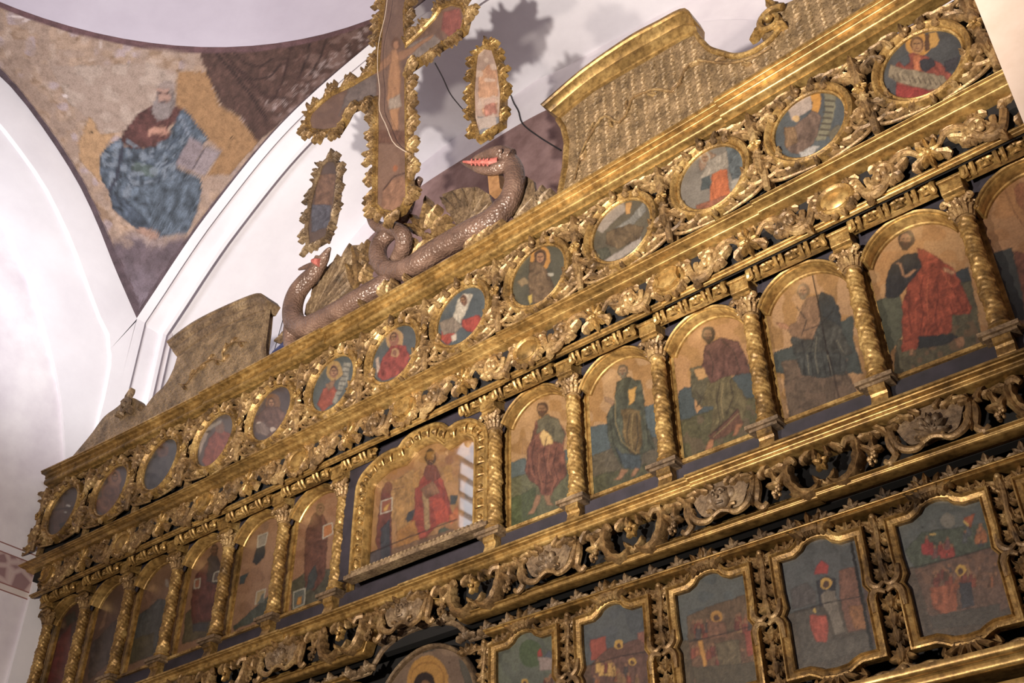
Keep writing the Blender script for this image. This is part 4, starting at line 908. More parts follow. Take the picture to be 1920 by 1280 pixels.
# icons of the standing and seated saints
r1 = lambda p: cr(900, 600, 3.2, p); r2 = lambda p: cr(1400, 300, 3.2, p); r3 = lambda p: cr(1400, 660, 3.692, p); l1 = lambda p: cr(0, 860, 3.048, p); l2 = lambda p: cr(200, 1040, 5.333, p); c1p = lambda p: cr(460, 900, 3.368, p); c7 = lambda p: cr(620, 720, 3.556, p)
TAN = (168, 122, 72); TAN2 = (168, 118, 84)
def sq(pts, c, e=(206, 196, 186)): return [('p', pts, c, .05), ('l', pts+[pts[0]], .9, e)]
APO = {
 1: (TAN, [('n', 71, .05, .5, (190, 146, 104)), ('p', r1([(150, 870), (270, 820), (290, 880), (560, 760), (560, 900), (150, 1010)]), (84, 104, 112), .2), ('p', r1([(150, 960), (330, 900), (560, 820), (600, 1300), (150, 1320)]), (102, 100, 76), .3), ('p', r1([(150, 1090), (330, 1000), (360, 1280), (150, 1300)]), (82, 90, 62), .3),
   ('p', r1([(330, 610), (400, 562), (470, 590), (515, 680), (505, 770), (520, 930), (440, 1010), (430, 1050), (370, 1050), (345, 990), (300, 965), (268, 900), (285, 780), (315, 690)]), (122, 74, 60), .6), ('p', r1([(345, 600), (400, 565), (470, 590), (510, 690), (500, 740), (440, 730), (400, 660), (340, 680)]), (104, 96, 78), .4),
   ('e', 1017, 765, 10, 13, (98, 70, 54)), ('e', 1016, 767, 6, 9, (150, 110, 84)), ('p', r1([(352, 690), (385, 658), (430, 690), (440, 740), (385, 755)]), (218, 176, 112), .1), ('p', r1([(335, 1050), (365, 1050), (350, 1110), (320, 1160), (285, 1170), (320, 1110)]), (160, 116, 88), .1), ('p', r1([(380, 1050), (420, 1045), (420, 1090), (450, 1110), (400, 1110)]), (160, 116, 88), .1)]),
 2: (TAN, [('n', 72, .05, .5, (188, 148, 112)), ('p', r1([(660, 640), (770, 615), (780, 760), (990, 520), (1060, 490), (1080, 650), (1080, 880), (660, 960)]), (74, 98, 116), .2), ('p', r1([(660, 820), (800, 760), (1090, 690), (1100, 1000), (660, 1090)]), (98, 88, 76), .3), ('p', r1([(660, 940), (1000, 860), (1000, 960), (660, 1080)]), (86, 84, 64), .4),
   ('p', r1([(820, 370), (880, 338), (965, 362), (988, 470), (1000, 620), (1055, 760), (980, 800), (962, 885), (860, 890), (815, 820), (768, 720), (758, 580), (808, 470)]), (78, 80, 70), .55), ('p', r1([(845, 530), (960, 540), (975, 690), (962, 800), (900, 795), (862, 700)]), (112, 90, 58), .5), ('p', r1([(810, 760), (860, 800), (965, 810), (965, 890), (870, 890)]), (58, 78, 98), .4),
   ('e', 1168, 695, 10, 13, (96, 80, 68)), ('e', 1167, 697, 6, 9, (150, 118, 92)), ('p', r1([(890, 415), (940, 400), (932, 480), (893, 512)]), (206, 154, 74), .1), ('p', r1([(740, 450), (775, 460), (810, 490), (800, 520), (750, 480)]), (160, 122, 96), .1), ('p', r1([(850, 890), (830, 930), (800, 960), (850, 950), (890, 900)]), (156, 112, 84)), ('p', r1([(930, 880), (960, 890), (930, 930), (900, 940)]), (156, 112, 84))]),
 3: (TAN, [('n', 73, .05, .5, (192, 140, 96)), ('p', r1([(1190, 420), (1265, 395), (1300, 560), (1600, 260), (1640, 260), (1690, 600), (1190, 700)]), (66, 84, 98), .2), ('p', r1([(1190, 610), (1290, 570), (1690, 440), (1720, 660), (1200, 840)]), (92, 86, 62), .4), ('n', 74, .08, .6, (112, 92, 76), r1([(1200, 600), (1650, 500), (1700, 640), (1230, 830)])),
   ('p', r1([(1260, 290), (1330, 270), (1400, 330), (1420, 480), (1330, 520), (1270, 460)]), (92, 84, 66), .4), ('p', r1([(1365, 370), (1500, 320), (1610, 480), (1570, 640), (1480, 640), (1380, 690), (1400, 520), (1330, 520)]), (104, 92, 66), .5), ('p', r1([(1350, 150), (1440, 105), (1550, 125), (1600, 220), (1625, 320), (1500, 330), (1385, 378), (1330, 280)]), (104, 68, 62), .45), ('p', r1([(1368, 690), (1450, 620), (1545, 530), (1580, 620), (1480, 690), (1390, 730)]), (110, 74, 60), .3),
   ('e', 1329, 626, 13, 15, (70, 54, 44)), ('e', 1326, 629, 8, 10, (128, 92, 70)), ('p', r1([(1280, 300), (1345, 280), (1368, 340), (1310, 362)]), (196, 146, 92), .1), ('p', r1([(1540, 620), (1575, 620), (1540, 690), (1510, 700)]), (164, 108, 78), .1), ('p', r1([(1375, 720), (1405, 715), (1400, 760), (1350, 785)]), (176, 116, 80), .1)]),
 4: (TAN, [('n', 75, .05, .5, (196, 150, 112)), ('p', r2([(160, 1150), (260, 1120), (640, 930), (640, 1080), (700, 1280), (160, 1280)]), (70, 80, 82), .2), ('p', r3([(240, 60), (640, 20), (780, 300), (300, 500)]), (104, 84, 72), .4), ('n', 76, .07, .62, (124, 98, 84), r3([(240, 100), (700, 40), (780, 290), (300, 480)])),
   ('p', r2([(430, 800), (510, 815), (555, 900), (575, 1040), (640, 1160), (560, 1190), (600, 1290), (330, 1290), (262, 1080), (330, 980), (380, 900)]), (74, 72, 70), .6), ('p', r3([(320, 0), (640, 0), (690, 50), (700, 130), (540, 180), (400, 160), (370, 80)]), (66, 68, 70), .7), ('p', r2([(350, 830), (430, 810), (440, 960), (400, 1080), (270, 1060), (240, 1010), (300, 960)]), (140, 104, 80), .3), ('p', r2([(450, 790), (520, 815), (560, 900), (570, 1000), (460, 940), (420, 860)]), (52, 58, 66), .3),
   ('e', 1506, 545, 12, 15, (130, 98, 72)), ('e', 1504, 547, 7, 10, (160, 116, 84)), ('p', r2([(170, 970), (240, 980), (260, 1010), (200, 1010)]), (170, 118, 88)), ('l', r2([(392, 680), (430, 860), (470, 1080), (505, 1290)]), 1.1, (34, 22, 18)), ('l', r3([(560, -10), (600, 130), (638, 310)]), 1.1, (34, 22, 18))]),
 5: ((180, 128, 78), [('n', 77, .05, .5, (190, 144, 100)), ('p', r2([(760, 850), (920, 800), (960, 1010), (880, 1130), (800, 1290)]), (92, 92, 78), .2), ('p', r2([(1240, 680), (1330, 640), (1350, 720), (1260, 740)]), (50, 62, 76), .1), ('p', r2([(1250, 740), (1350, 720), (1420, 1100), (960, 1290), (880, 1290), (900, 1080), (1200, 1000)]), (92, 84, 66), .4), ('n', 78, .08, .6, (126, 94, 70), r2([(940, 1080), (1360, 960), (1420, 1120), (980, 1290)])),
   ('p', r2([(870, 620), (950, 562), (1045, 555), (1060, 650), (970, 750), (905, 830), (828, 825), (838, 700)]), (46, 44, 54), .3), ('p', r2([(1020, 520), (1120, 565), (1240, 650), (1300, 770), (1352, 890), (1335, 925), (1232, 925), (1232, 1035), (1040, 1065), (1022, 1135), (930, 1150), (935, 860), (970, 740), (1050, 640)]), (150, 64, 42), .6), ('p', r2([(1030, 1060), (1240, 1040), (1270, 1060), (1180, 1110), (1030, 1130)]), (50, 52, 60), .2),
   ('e', 1699, 449, 16, 18, (84, 58, 44)), ('e', 1697, 452, 9, 12, (152, 106, 76)), ('p', r2([(880, 615), (930, 618), (950, 690), (1000, 655), (1025, 660), (960, 705), (935, 690), (915, 630)]), (178, 128, 96), .1), ('p', r2([(1180, 640), (1250, 670), (1240, 690), (1180, 670)]), (176, 124, 92)), ('p', r2([(1240, 1070), (1300, 1060), (1305, 1110), (1270, 1130)]), (166, 118, 88)), ('p', r2([(970, 1140), (1000, 1130), (995, 1170), (975, 1170)]), (166, 118, 88))]),
 6: ((168, 116, 74), [('n', 79, .05, .5, (176, 128, 92)), ('l', r2([(1545, 160), (1600, 300), (1664, 400)]), 1., (130, 84, 56)), ('p', r2([(1460, 560), (1590, 520), (1664, 800), (1664, 960), (1540, 960)]), (58, 62, 66), .2), ('p', r2([(1600, 170), (1640, 130), (1664, 130), (1664, 300), (1620, 260)]), (150, 92, 66), .3), ('p', [(1900, 470), (1990, 480), (2010, 600), (1930, 620)], (120, 70, 54), .5)]),
 -1: ((162, 112, 84), [('n', 81, .05, .5, (176, 128, 100)), ('p', c1p([(290, 640), (420, 560), (560, 560), (540, 760), (290, 830)]), (88, 84, 70), .4), ('p', c1p([(380, 330), (430, 210), (470, 190), (520, 260), (520, 420), (500, 620), (430, 700), (380, 680), (370, 500)]), (110, 68, 56), .5), ('p', c1p([(440, 530), (460, 600), (430, 680), (380, 700), (400, 600)]), (70, 78, 84), .2), ('e', 600, 953, 9, 12, (150, 112, 80))]+sq(c1p([(492, 290), (548, 268), (552, 335), (490, 368)]), (196, 120, 66))+sq(c1p([(305, 705), (378, 682), (372, 780), (302, 812)]), (104, 110, 112))+[('p', c1p([(330, 740), (355, 725), (350, 780), (320, 790)]), (214, 146, 62), .1)]),
 -2: ((168, 122, 94), [('n', 82, .05, .5, (182, 136, 108)), ('p', l1([(1330, 960), (1440, 860), (1560, 760), (1560, 880), (1340, 980)]), (84, 90, 84), .3), ('p', l1([(1440, 590), (1470, 500), (1520, 470), (1510, 560), (1470, 610)]), (54, 60, 70), .2), ('p', l1([(1365, 720), (1375, 670), (1430, 645), (1390, 710)]), (66, 86, 98), .2), ('e', 496, 984, 8, 11, (150, 112, 92))]+sq(l1([(1475, 440), (1530, 420), (1515, 490), (1470, 505)]), (162, 150, 144))+sq(l1([(1468, 760), (1518, 742), (1505, 815), (1458, 830)]), (190, 160, 118))+[('p', l1([(1510, 760), (1505, 815), (1470, 825)]), (110, 118, 118), .1)]),
 -3: ((158, 112, 84), [('n', 83, .05, .5, (170, 124, 98)), ('p', l1([(1060, 880), (1110, 840), (1220, 900), (1200, 1010), (1040, 1060)]), (104, 92, 70), .3), ('p', l1([(1120, 660), (1190, 590), (1240, 560), (1260, 700), (1220, 920), (1100, 940), (1090, 800)]), (112, 62, 56), .5), ('p', l1([(1190, 560), (1230, 530), (1262, 600), (1240, 720), (1180, 700)]), (74, 62, 62), .3), ('p', l1([(1100, 940), (1190, 930), (1180, 980), (1100, 990)]), (74, 74, 88), .2), ('e', 402, 1030, 7, 12, (100, 66, 52))]+sq(l1([(1115, 690), (1145, 682), (1140, 735), (1108, 740)]), (168, 104, 80))+sq(l1([(1225, 650), (1255, 640), (1245, 695), (1215, 700)]), (110, 92, 88))),
 -4: ((140, 102, 82), [('n', 84, .05, .5, (150, 112, 92)), ('p', l1([(780, 900), (850, 850), (900, 800), (960, 800), (940, 1000), (900, 1110), (720, 1180)]), (86, 90, 96), .4), ('p', l1([(720, 1040), (880, 990), (880, 1110), (700, 1200)]), (92, 84, 66), .4), ('e', 313, 1092, 5, 8, (170, 150, 146)), ('p', l1([(820, 780), (860, 720), (900, 700), (850, 860)]), (160, 116, 96), .2)]),
 -5: ((120, 88, 78), [('n', 85, .05, .5, (104, 76, 72)), ('p', l1([(560, 980), (600, 860), (620, 820), (600, 960)]), (156, 116, 96), .2), ('p', l1([(520, 1060), (680, 900), (680, 1120), (500, 1270)]), (90, 76, 76), .4)]),
 -6: ((96, 66, 66), [('n', 86, .05, .5, (84, 58, 60)), ('p', l1([(330, 1040), (410, 940), (400, 1100), (380, 1280), (260, 1280)]), (124, 48, 48), .4), ('p', l1([(370, 900), (430, 860), (440, 920), (380, 960)]), (70, 66, 72), .3)]),
}
def folds(pts, col, w=.8): return [('l', p, w, col) for p in pts]
FOLD = {
 1: folds([r1([(400, 700), (380, 800), (400, 900), (390, 1040)]), r1([(460, 760), (440, 860), (470, 960), (440, 1010)]), r1([(330, 720), (310, 820), (330, 930)]), r1([(350, 960), (400, 980), (440, 960)])], (74, 44, 38))+folds([r1([(420, 750), (405, 850), (425, 930)]), r1([(355, 800), (350, 900), (370, 990)])], (160, 104, 82), .7),
 2: folds([r1([(800, 500), (800, 620), (840, 740), (930, 810), (968, 800)]), r1([(900, 560), (880, 680), (900, 780)]), r1([(940, 560), (950, 700), (930, 790)]), r1([(1000, 620), (1010, 720), (1050, 780)]), r1([(780, 600), (800, 740), (850, 860)])], (48, 46, 40))+folds([r1([(812, 480), (812, 610), (852, 730), (940, 800)]), r1([(918, 560), (905, 680), (915, 770)])], (150, 128, 88), .7),
 3: folds([r1([(1440, 380), (1420, 480), (1440, 600), (1420, 680)]), r1([(1500, 360), (1520, 460), (1480, 560)]), r1([(1380, 690), (1460, 620), (1540, 540)]), r1([(1290, 420), (1330, 470), (1300, 520)]), r1([(1450, 120), (1520, 180), (1560, 300)]), r1([(1370, 180), (1400, 260), (1390, 350)])], (58, 46, 38))+folds([r1([(1460, 380), (1445, 480), (1460, 590)]), r1([(1400, 700), (1480, 630), (1550, 560)])], (148, 128, 92), .7),
 4: folds([r2([(400, 1060), (380, 1160), (400, 1290)]), r2([(460, 1060), (450, 1160), (480, 1290)]), r2([(520, 1080), (560, 1160), (560, 1260)]), r2([(330, 1080), (350, 1180), (340, 1280)]), r2([(300, 880), (360, 960), (330, 1050)]), r2([(350, 1020), (440, 990), (520, 900)])], (40, 38, 40))+folds([r2([(420, 1060), (410, 1180), (430, 1280)]), r2([(540, 1080), (580, 1150)]), r3([(420, 20), (430, 150)]), r3([(560, 20), (590, 150)])], (128, 120, 108), .7),
 5: folds([r2([(1060, 700), (1040, 800), (1060, 920), (1040, 1050)]), r2([(1140, 700), (1150, 820), (1130, 940), (1150, 1040)]), r2([(1200, 700), (1250, 800), (1300, 900)]), r2([(980, 780), (970, 900), (990, 1040)]), r2([(1220, 860), (1240, 920), (1330, 900)])], (104, 38, 26), .9)+folds([r2([(1090, 700), (1080, 820), (1090, 960)]), r2([(1170, 660), (1230, 760)])], (196, 96, 62), .8),
}
AFACE = {1: (1016, 767, 9, (84, 60, 48), (150, 108, 80), (96, 70, 56)), 2: (1167, 696, 9, (90, 78, 66), (150, 116, 92), (110, 100, 88)), 3: (1327, 628, 11, (58, 44, 36), (134, 98, 74), (66, 50, 40)), 4: (1505, 546, 10, (120, 96, 76), (160, 118, 90), (130, 108, 90)), 5: (1698, 450, 13, (70, 48, 38), (156, 110, 80), (76, 54, 42)), -1: (600, 953, 7, (120, 90, 66), (160, 118, 90)), -3: (402, 1031, 7, (70, 48, 40), (120, 84, 66))}
ALAB = {1: 'arched icon of a red-brown robed saint, just right of the central icon', 2: 'arched icon of a grey-green cloaked saint holding an orange book',
 3: 'arched icon of a dark-haired saint seated in purple-brown over olive', 4: 'arched icon of a grey-cloaked saint split by a long vertical crack',
 5: 'arched icon of a bearded saint in dark blue tunic and bright red cloak', 6: 'tan arched icon cut off by the right edge of the photo', -1: 'arched icon of a brown-robed saint, just left of the central icon',
 -2: 'pale tan arched icon with white-edged patches, second left of the central icon', -3: 'arched icon of a wine-red robed saint, third left of the central icon',
 -4: 'arched icon with grey-blue lower part, fourth left of the central icon', -5: 'dim purple-brown arched icon, second from the far left end', -6: 'narrow dark red arched icon at the far left end, beside the outer column'}
AH = .163; ZI0 = -.912; ZSP = -.563; YI = .240
def afr(m):
    a0 = math.radians(24); path = [((AH-.002)*math.cos(a)+.004, ZSP-ZI0+AH*math.sin(a)*1.02) for a in np.linspace(a0, PI-a0, 34)]
    m.sweep(path, [(-.004, 0), (-.004, .010), (.0, .014), (.0, .046), (.004, .054), (.008, .054), (.010, .062), (.016, .065), (.020, .060), (.021, .048), (.021, 0)], closed=False)
def asides(m):
    for s in (-1, 1): m.box(s*(AH+.004)-.005, s*(AH+.004)+.005, -.012, .008, 0, ZSP-ZI0+.09)
def aspan(m):
    r_ = AH+.012; path = [(r_*math.cos(a), ZSP-ZI0+r_*math.sin(a)*1.02) for a in np.linspace(.30, PI-.30, 26)]
    m.extrude([(.19, path[0][1]), (.19, -.30-ZI0), (-.19, -.30-ZI0), (-.19, path[-1][1])]+path[::-1], -.042, -.030)
def asill(m):
    m.box(-AH-.018, AH+.018, -.062, .01, -.060, -.047); m.box(-AH-.018, AH+.018, -.045, .01, -.072, -.060)
ak = None
for i in [-6, -5, -4, -3, -2, -1, 1, 2, 3, 4, 5, 6]:
    s = 1 if i > 0 else -1; x = s*(CW[abs(i)-1]+CW[abs(i)-1]+.383)/2
    L = W(x, YI, ZI0); t = thing('arched_icon', ALAB[i], 'icon', L, 'arched icons of the saints')
    if ak is None:
        ak = [build('arch_frame', B(afr), GRAIL, t), build('side_fillet', B(asides), GRAIL, t, smooth=False), build('spandrel', B(aspan), NAVY, t, smooth=False), build('sill', B(asill), GOLD, t, smooth=False)]
    else:
        for a_ in ak: c = a_.copy(); COL.objects.link(c); c.parent = t
    base, lay = APO[i]
    lay = lay+FOLD.get(i, [])
    if i in AFACE: lay = lay+face(*AFACE[i])
    panel('painting', t, L, -.172, .172, -.040, .560, 92, 140, lambda a, b_: b_ < 9, base, lay, 200+i, bri=1.08, jit=1.9)
# the big central icon
t = thing('central_icon', 'large wide icon of an enthroned figure in red under a lobed arch', 'icon', W(0.0, .19, ZI0))
yf = .205
outer = [at(a, b_, yf) for a, b_ in [(652, 1090), (662, 1000), (666, 930), (676, 893), (693, 871), (722, 850), (748, 838), (755, 826), (777, 805), (800, 796), (822, 794), (839, 800), (862, 788), (890, 784), (908, 798), (918, 830), (922, 900), (925, 990)]]
xs0, xs1 = -.37, .375; zc = lambda x: np.interp(x, [-.37, -.30, -.22, -.16, -.12, -.05, .03, .09, .16, .21, .25, .30, .375], [-.70, -.595, -.545, -.528, -.51, -.47, -.455, -.46, -.49, -.52, -.53, -.57, -.70])
lob = [(-.325, -.915), (-.330, -.72), (-.330, -.58), (-.328, -.50), (-.303, -.450), (-.255, -.417), (-.195, -.392), (-.133, -.386), (-.085, -.390), (-.068, -.370), (-.031, -.352), (.003, -.344), (.058, -.342), (.115, -.352), (.160, -.372), (.185, -.396), (.20, -.408), (.23, -.399), (.27, -.401), (.32, -.417), (.376, -.458), (.396, -.491), (.404, -.53), (.406, -.60), (.406, -.915)]
cx0 = lambda x, z: (x, z-ZI0)
inner = [(x*.80+.008*.2, -.03+(z-ZI0)*1.0-.0) for x, z in lob]
lobp = [cx0(x, z) for x, z in lob]
def dense(p, n): return [tuple(map(float, q_)) for q_ in resample(p, n)]
Lp = dense(lobp, 90)
def ring_f(m): m.sweep(Lp, [(.004, -.01), (.004, .030), (-.004, .036), (-.012, .032), (-.016, .020), (-.060, .018), (-.064, .028), (-.070, .028), (-.074, .018), (-.076, -.01)], closed=False)
t_f = None
area_sign = 1
f_ = build('arch_frame', B(ring_f), GRAIL, t)
def orn(m):
    D = dense(lobp, 30)
    for i in range(1, 29):
        a, c = D[i-1], D[i+1]; th = math.atan2(c[1]-a[1], c[0]-a[0]); nx, nz = math.sin(th), -math.cos(th)
        x, z = D[i][0]+nx*.038, D[i][1]+nz*.038
        if i % 2: m.leaf(x-math.cos(th)*.018, z-math.sin(th)*.018, th, .036, .016, 0, 2, -.02, .014, 8)
        else:
            m.ball((x, -.024, z), .011, 8, 5)
            for s in (-1, 1): m.leaf(x+s*nx*.008, z+s*nz*.008, th+s*PI/2*.9, .02, .008, 0, 0, -.020, .010, 6)
        m.tube([(x+math.cos(th)*.019-nx*.02, -.024, z+math.sin(th)*.019-nz*.02), (x+math.cos(th)*.023, -.036, z+math.sin(th)*.023), (x+math.cos(th)*.019+nx*.02, -.024, z+math.sin(th)*.019+nz*.02)], .0045, 5)
build('carved_ornament', B(orn), GOLD, f_)
def cspan(m):
    top = -.30-ZI0; m.extrude([(.44, -.905-ZI0), (.44, top), (-.42, top), (-.42, -.905-ZI0)]+[(x, z) for x, z in Lp], -.016, .004)
build('spandrel', B(cspan), NAVY, t, smooth=False)
def csill(m):
    m.box(-.34, .42, -.045, .01, -.022, -.004); m.box(-.34, .42, -.03, .01, -.004, .008)
    for k in range(34): m.leaf(-.32+k*.0215, .008, .3, .018, .007, .5, 0, -.026, .008, 6)
build('sill', B(csill), GDUST, t)
CI = [('n', 91, .04, .5, (186, 136, 88)), ('n', 92, .07, .6, (156, 104, 60)), ('p', c7([(340, 640), (420, 640), (560, 560), (560, 760), (520, 940), (420, 900), (400, 1000), (400, 700)]), (176, 132, 78), .3),
 ('p', c7([(420, 640), (480, 610), (540, 640), (560, 1000), (440, 1060), (430, 800)]), (166, 122, 66), .4), ('p', c7([(320, 860), (340, 700), (370, 670), (405, 690), (410, 1180), (330, 1210), (300, 1050)]), (116, 62, 52), .5), ('p', c7([(335, 960), (395, 900), (400, 1180), (330, 1210)]), (60, 66, 84), .3), ('e', 728, 913, 8, 11, (128, 78, 54)),
 ('p', c7([(560, 680), (640, 580), (700, 570), (750, 640), (790, 760), (810, 880), (700, 950), (620, 1040), (560, 1060), (510, 960), (560, 860)]), (150, 62, 48), .5), ('p', c7([(670, 780), (740, 750), (790, 830), (790, 910), (700, 940)]), (182, 72, 50), .3), ('p', c7([(610, 700), (650, 690), (665, 950), (640, 980), (625, 960)]), (164, 130, 92), .3), ('p', c7([(600, 700), (680, 640), (730, 720), (640, 760)]), (140, 98, 72), .4),
 ('e', 807, 857, 10, 16, (84, 62, 46)), ('p', c7([(615, 600), (640, 545), (665, 530), (700, 545), (740, 610), (700, 640), (640, 640)]), (120, 66, 52), .3), ('p', c7([(540, 600), (600, 560), (590, 680), (550, 700)]), (176, 128, 66), .4), ('p', c7([(745, 560), (800, 520), (820, 640), (770, 660)]), (176, 128, 66), .4), ('e', 842, 862, 8, 9, (150, 100, 64)), *face(807, 861, 7.5, (84, 62, 46), (160, 112, 80), (90, 62, 48)), ('p', c7([(636, 455), (695, 445), (690, 500), (640, 500)]), (150, 106, 52), .3), ('p', c7([(500, 900), (520, 850), (570, 830), (540, 900), (510, 925)]), (62, 70, 84), .2), ('p', c7([(800, 740), (850, 740), (830, 800), (795, 800)]), (62, 76, 84), .2), ('p', c7([(720, 970), (760, 950), (800, 980), (800, 1040), (700, 1060)]), (80, 88, 74), .3), ('p', c7([(440, 980), (560, 900), (600, 1080), (430, 1150)]), (176, 120, 52), .4), ('p', c7([(790, 880), (850, 800), (850, 900), (800, 940)]), (190, 104, 56), .3),
 ('p', c7([(240, 1140), (330, 1100), (330, 1230), (220, 1280)]), (88, 80, 88), .3), ('p', c7([(400, 1100), (820, 960), (820, 1050), (410, 1190)]), (124, 92, 66), .4), ('e', 890, 845, 9, 12, (110, 72, 52)), ('p', c7([(860, 500), (930, 470), (1000, 470), (1010, 700), (880, 820), (850, 700)]), (150, 110, 76), .4), ('p', c7([(900, 640), (1040, 590), (1050, 900), (880, 980)]), (122, 104, 98), .3),
 ('l', c7([(225, 1140), (520, 1020), (840, 900)]), .9, (50, 34, 30)), ('l', c7([(330, 725), (500, 680)]), .6, (110, 70, 50)), ('l', c7([(820, 545), (1030, 470)]), .6, (110, 70, 50))]+sq(c7([(338, 780), (410, 757), (408, 840), (333, 865)]), (150, 84, 62))+[('p', c7([(350, 830), (400, 780), (380, 840), (352, 850)]), (210, 156, 72), .1)]
o = panel('painting', t, (t.location[0], t.location[1]+.012, t.location[2]), -.325, .40, -.012, .56, 200, 160, lambda a, b_: inpoly(a, b_, Lp), TAN, CI, 300, bri=1.25)

Lin = [(x*.99+.0005, z-.004) for x, z in Lp]
gp = build('glass_pane', B(lambda m: m.extrude(Lin, -.004, -.001)), GLASS, t, smooth=False)
# carved modillion band under the thin cornice, one run per bay
def modil(m, half):
    n = int(round(half*2/.048)); k_ = 1.25
    for k in range(n):
        x = -half+.024+k*.048
        if k % 2 == 0:
            for s in (-1, 1): m.tube([(x+s*.013, -.030, .020), (x+s*.011, -.052, .0), (x+s*.011, -.042, -.024), (x+s*.010, -.024, -.036)], [.006, .008, .007, .005], 6)
            m.ball((x, -.036, -.008), .009, 7, 5)
        else:
            for a in range(0, 360, 60): r = math.radians(a); m.leaf(x+.005*math.cos(r), -.006+.005*math.sin(r), r, .022, .009, 0, 0, -.032, .009, 5)
            m.tube([(x-.022, -.034, .018), (x, -.052, .022), (x+.022, -.034, .018)], .006, 5)
            m.tube([(x-.018, -.030, -.026), (x, -.044, -.034), (x+.018, -.030, -.026)], .005, 5)
def modrail(m, half):
    m.box(-half, half, -.036, .0, .022, .032); m.box(-half, half, -.028, -.006, -.034, .024); m.box(-half, half, -.046, -.034, .030, .038)
    for s in (-1, 1): m.tube([(s*half, -.03, .014), (s*(half-.005), -.050, -.016), (s*(half+.0), -.042, -.040), (s*(half-.016), -.040, -.034)], [.009, .011, .009, .005], 6)
mk = None
for i in [-6, -5, -4, -3, -2, -1, 0, 1, 2, 3, 4, 5, 6]:
    if i == 0: continue
    s = 1 if i > 0 else -1; x = s*(CW[abs(i)-1]+CW[abs(i)-1]+.383)/2
    lb = 'carved leaf band above the %s arched icon %s of the central icon' % (ORD[abs(i)], 'right' if i > 0 else 'left')
    L = W(x, .160, -.368)
    if mk is None:
        mk = thing('carved_band', lb, 'carving', L, 'carved bands above the arched icons')
        build('moulding', B(lambda m: modrail(m, .145)), GRAIL, mk, smooth=False); build('leaf_ornament', B(lambda m: modil(m, .145)), GOLD, mk)
    else: dup(mk, L, None, lb)
for s, sd in ((-1, 'left'), (1, 'right')):
    mk2 = thing('carved_band', 'carved leaf band over the %s shoulder of the big central icon' % sd, 'carving', W(s*.340+.035, .172, -.360), 'carved bands above the arched icons')
    build('moulding', B(lambda m: modrail(m, .085)), GRAIL, mk2, smooth=False); build('leaf_ornament', B(lambda m: modil(m, .085)), GOLD, mk2)
# impost blocks over the columns
ib = None
for i in list(range(-7, 0))+list(range(1, 7)):
    x = math.copysign(CW[abs(i)-1], i)+(.04 if i == -7 else 0); L = W(x, .184, -.408)
    lb = 'plain gilded block on top of the %s column %s of the central icon' % (ORD[abs(i)], 'right' if i > 0 else 'left')
    if ib is None:
        ib = thing('impost_block', lb, 'block', L, 'impost blocks over the columns')
        def blk(m): m.box(-.036, .036, -.055, .07, -.020, .026); m.box(-.042, .042, -.062, .07, .026, .038)
        ob = build('block', B(blk), GOLD, ib, smooth=False)
        bv = ob.modifiers.new('bevel', 'BEVEL'); bv.width = .003; bv.segments = 2
    else: dup(ib, L, None, lb)
# ------------------------------------------------------------------ frieze of masks and grapes
MX = [.045+.684*(i-3) for i in range(-1, 8)]; MZ = -1.190; MY = .135
def mask(kind, label, gr):
    t = thing('carved_mask' if kind else 'carved_shell_cartouche', label, 'carving', (0, 0, 0), gr)
    def body(m):
        p = [(-.105, .05), (.105, .05), (.095, .01), (.07, -.03), (.03, -.035), (.0, -.03), (-.03, -.035), (-.07, -.03), (-.095, .01)]
        m.extrude(dense(p+[p[0]], 40)[:-1], -.022, .01)
        if kind:
            m.ball((0, -.022, .005), .034, 12, 8, 1, .7, 1); 
            for s in (-1, 1): m.ball((s*.036, -.020, .012), .017, 8, 6, 1, .7, 1); m.ball((s*.013, -.046, .010), .005, 6, 4); m.tube([(s*.006, -.047, .020), (s*.015, -.048, .022), (s*.023, -.04, .016)], .0035, 5)
            m.ball((0, -.050, 0), .006); m.tube([(-.012, -.043, -.014), (0, -.048, -.016), (.012, -.043, -.014)], .004, 5)
        else:
            for k in range(7):
                a = math.radians(-10+k*33.3); m.leaf(0, -.02, a, .05, .012, 0, 0, -.024, .016, 8)
            for s in (-1, 0, 1): m.ball((s*.022, -.030, .01), .013, 8, 5)
    build('cartouche', B(body), GDUST, t)
    def rim(m):
        for s in (-1, 1):
            m.tube([(s*.11, -.012, .05), (s*.115, -.022, .01), (s*.095, -.028, -.035), (s*.055, -.030, -.052), (s*.03, -.030, -.042), (s*.034, -.030, -.026), (s*.05, -.028, -.024)], [.008, .010, .012, .011, .009, .007, .006], 7)
        m.tube([(-.03, -.03, -.042), (0, -.032, -.034), (.03, -.03, -.042)], .007, 6)
    build('rim_scroll', B(rim), GCAR, t)
    def lv(m):
        for s in (-1, 1):
            for (u, v, a, L, wd, c) in ((.04, .035, .2, .05, .012, .6), (.07, .04, .1, .05, .012, -.8), (.02, .04, .4, .04, .012, .9), (.10, .0, -1.2, .05, .012, -1), (.09, .03, -.3, .035, .010, 1)):
                m.leaf(s*u, v, a if s > 0 else PI-a, L, wd, c*s, 2, -.024, .013, 9)
    build('leaf', B(lv), GCAR, t); t.scale = (1, 1, 1.2); return t
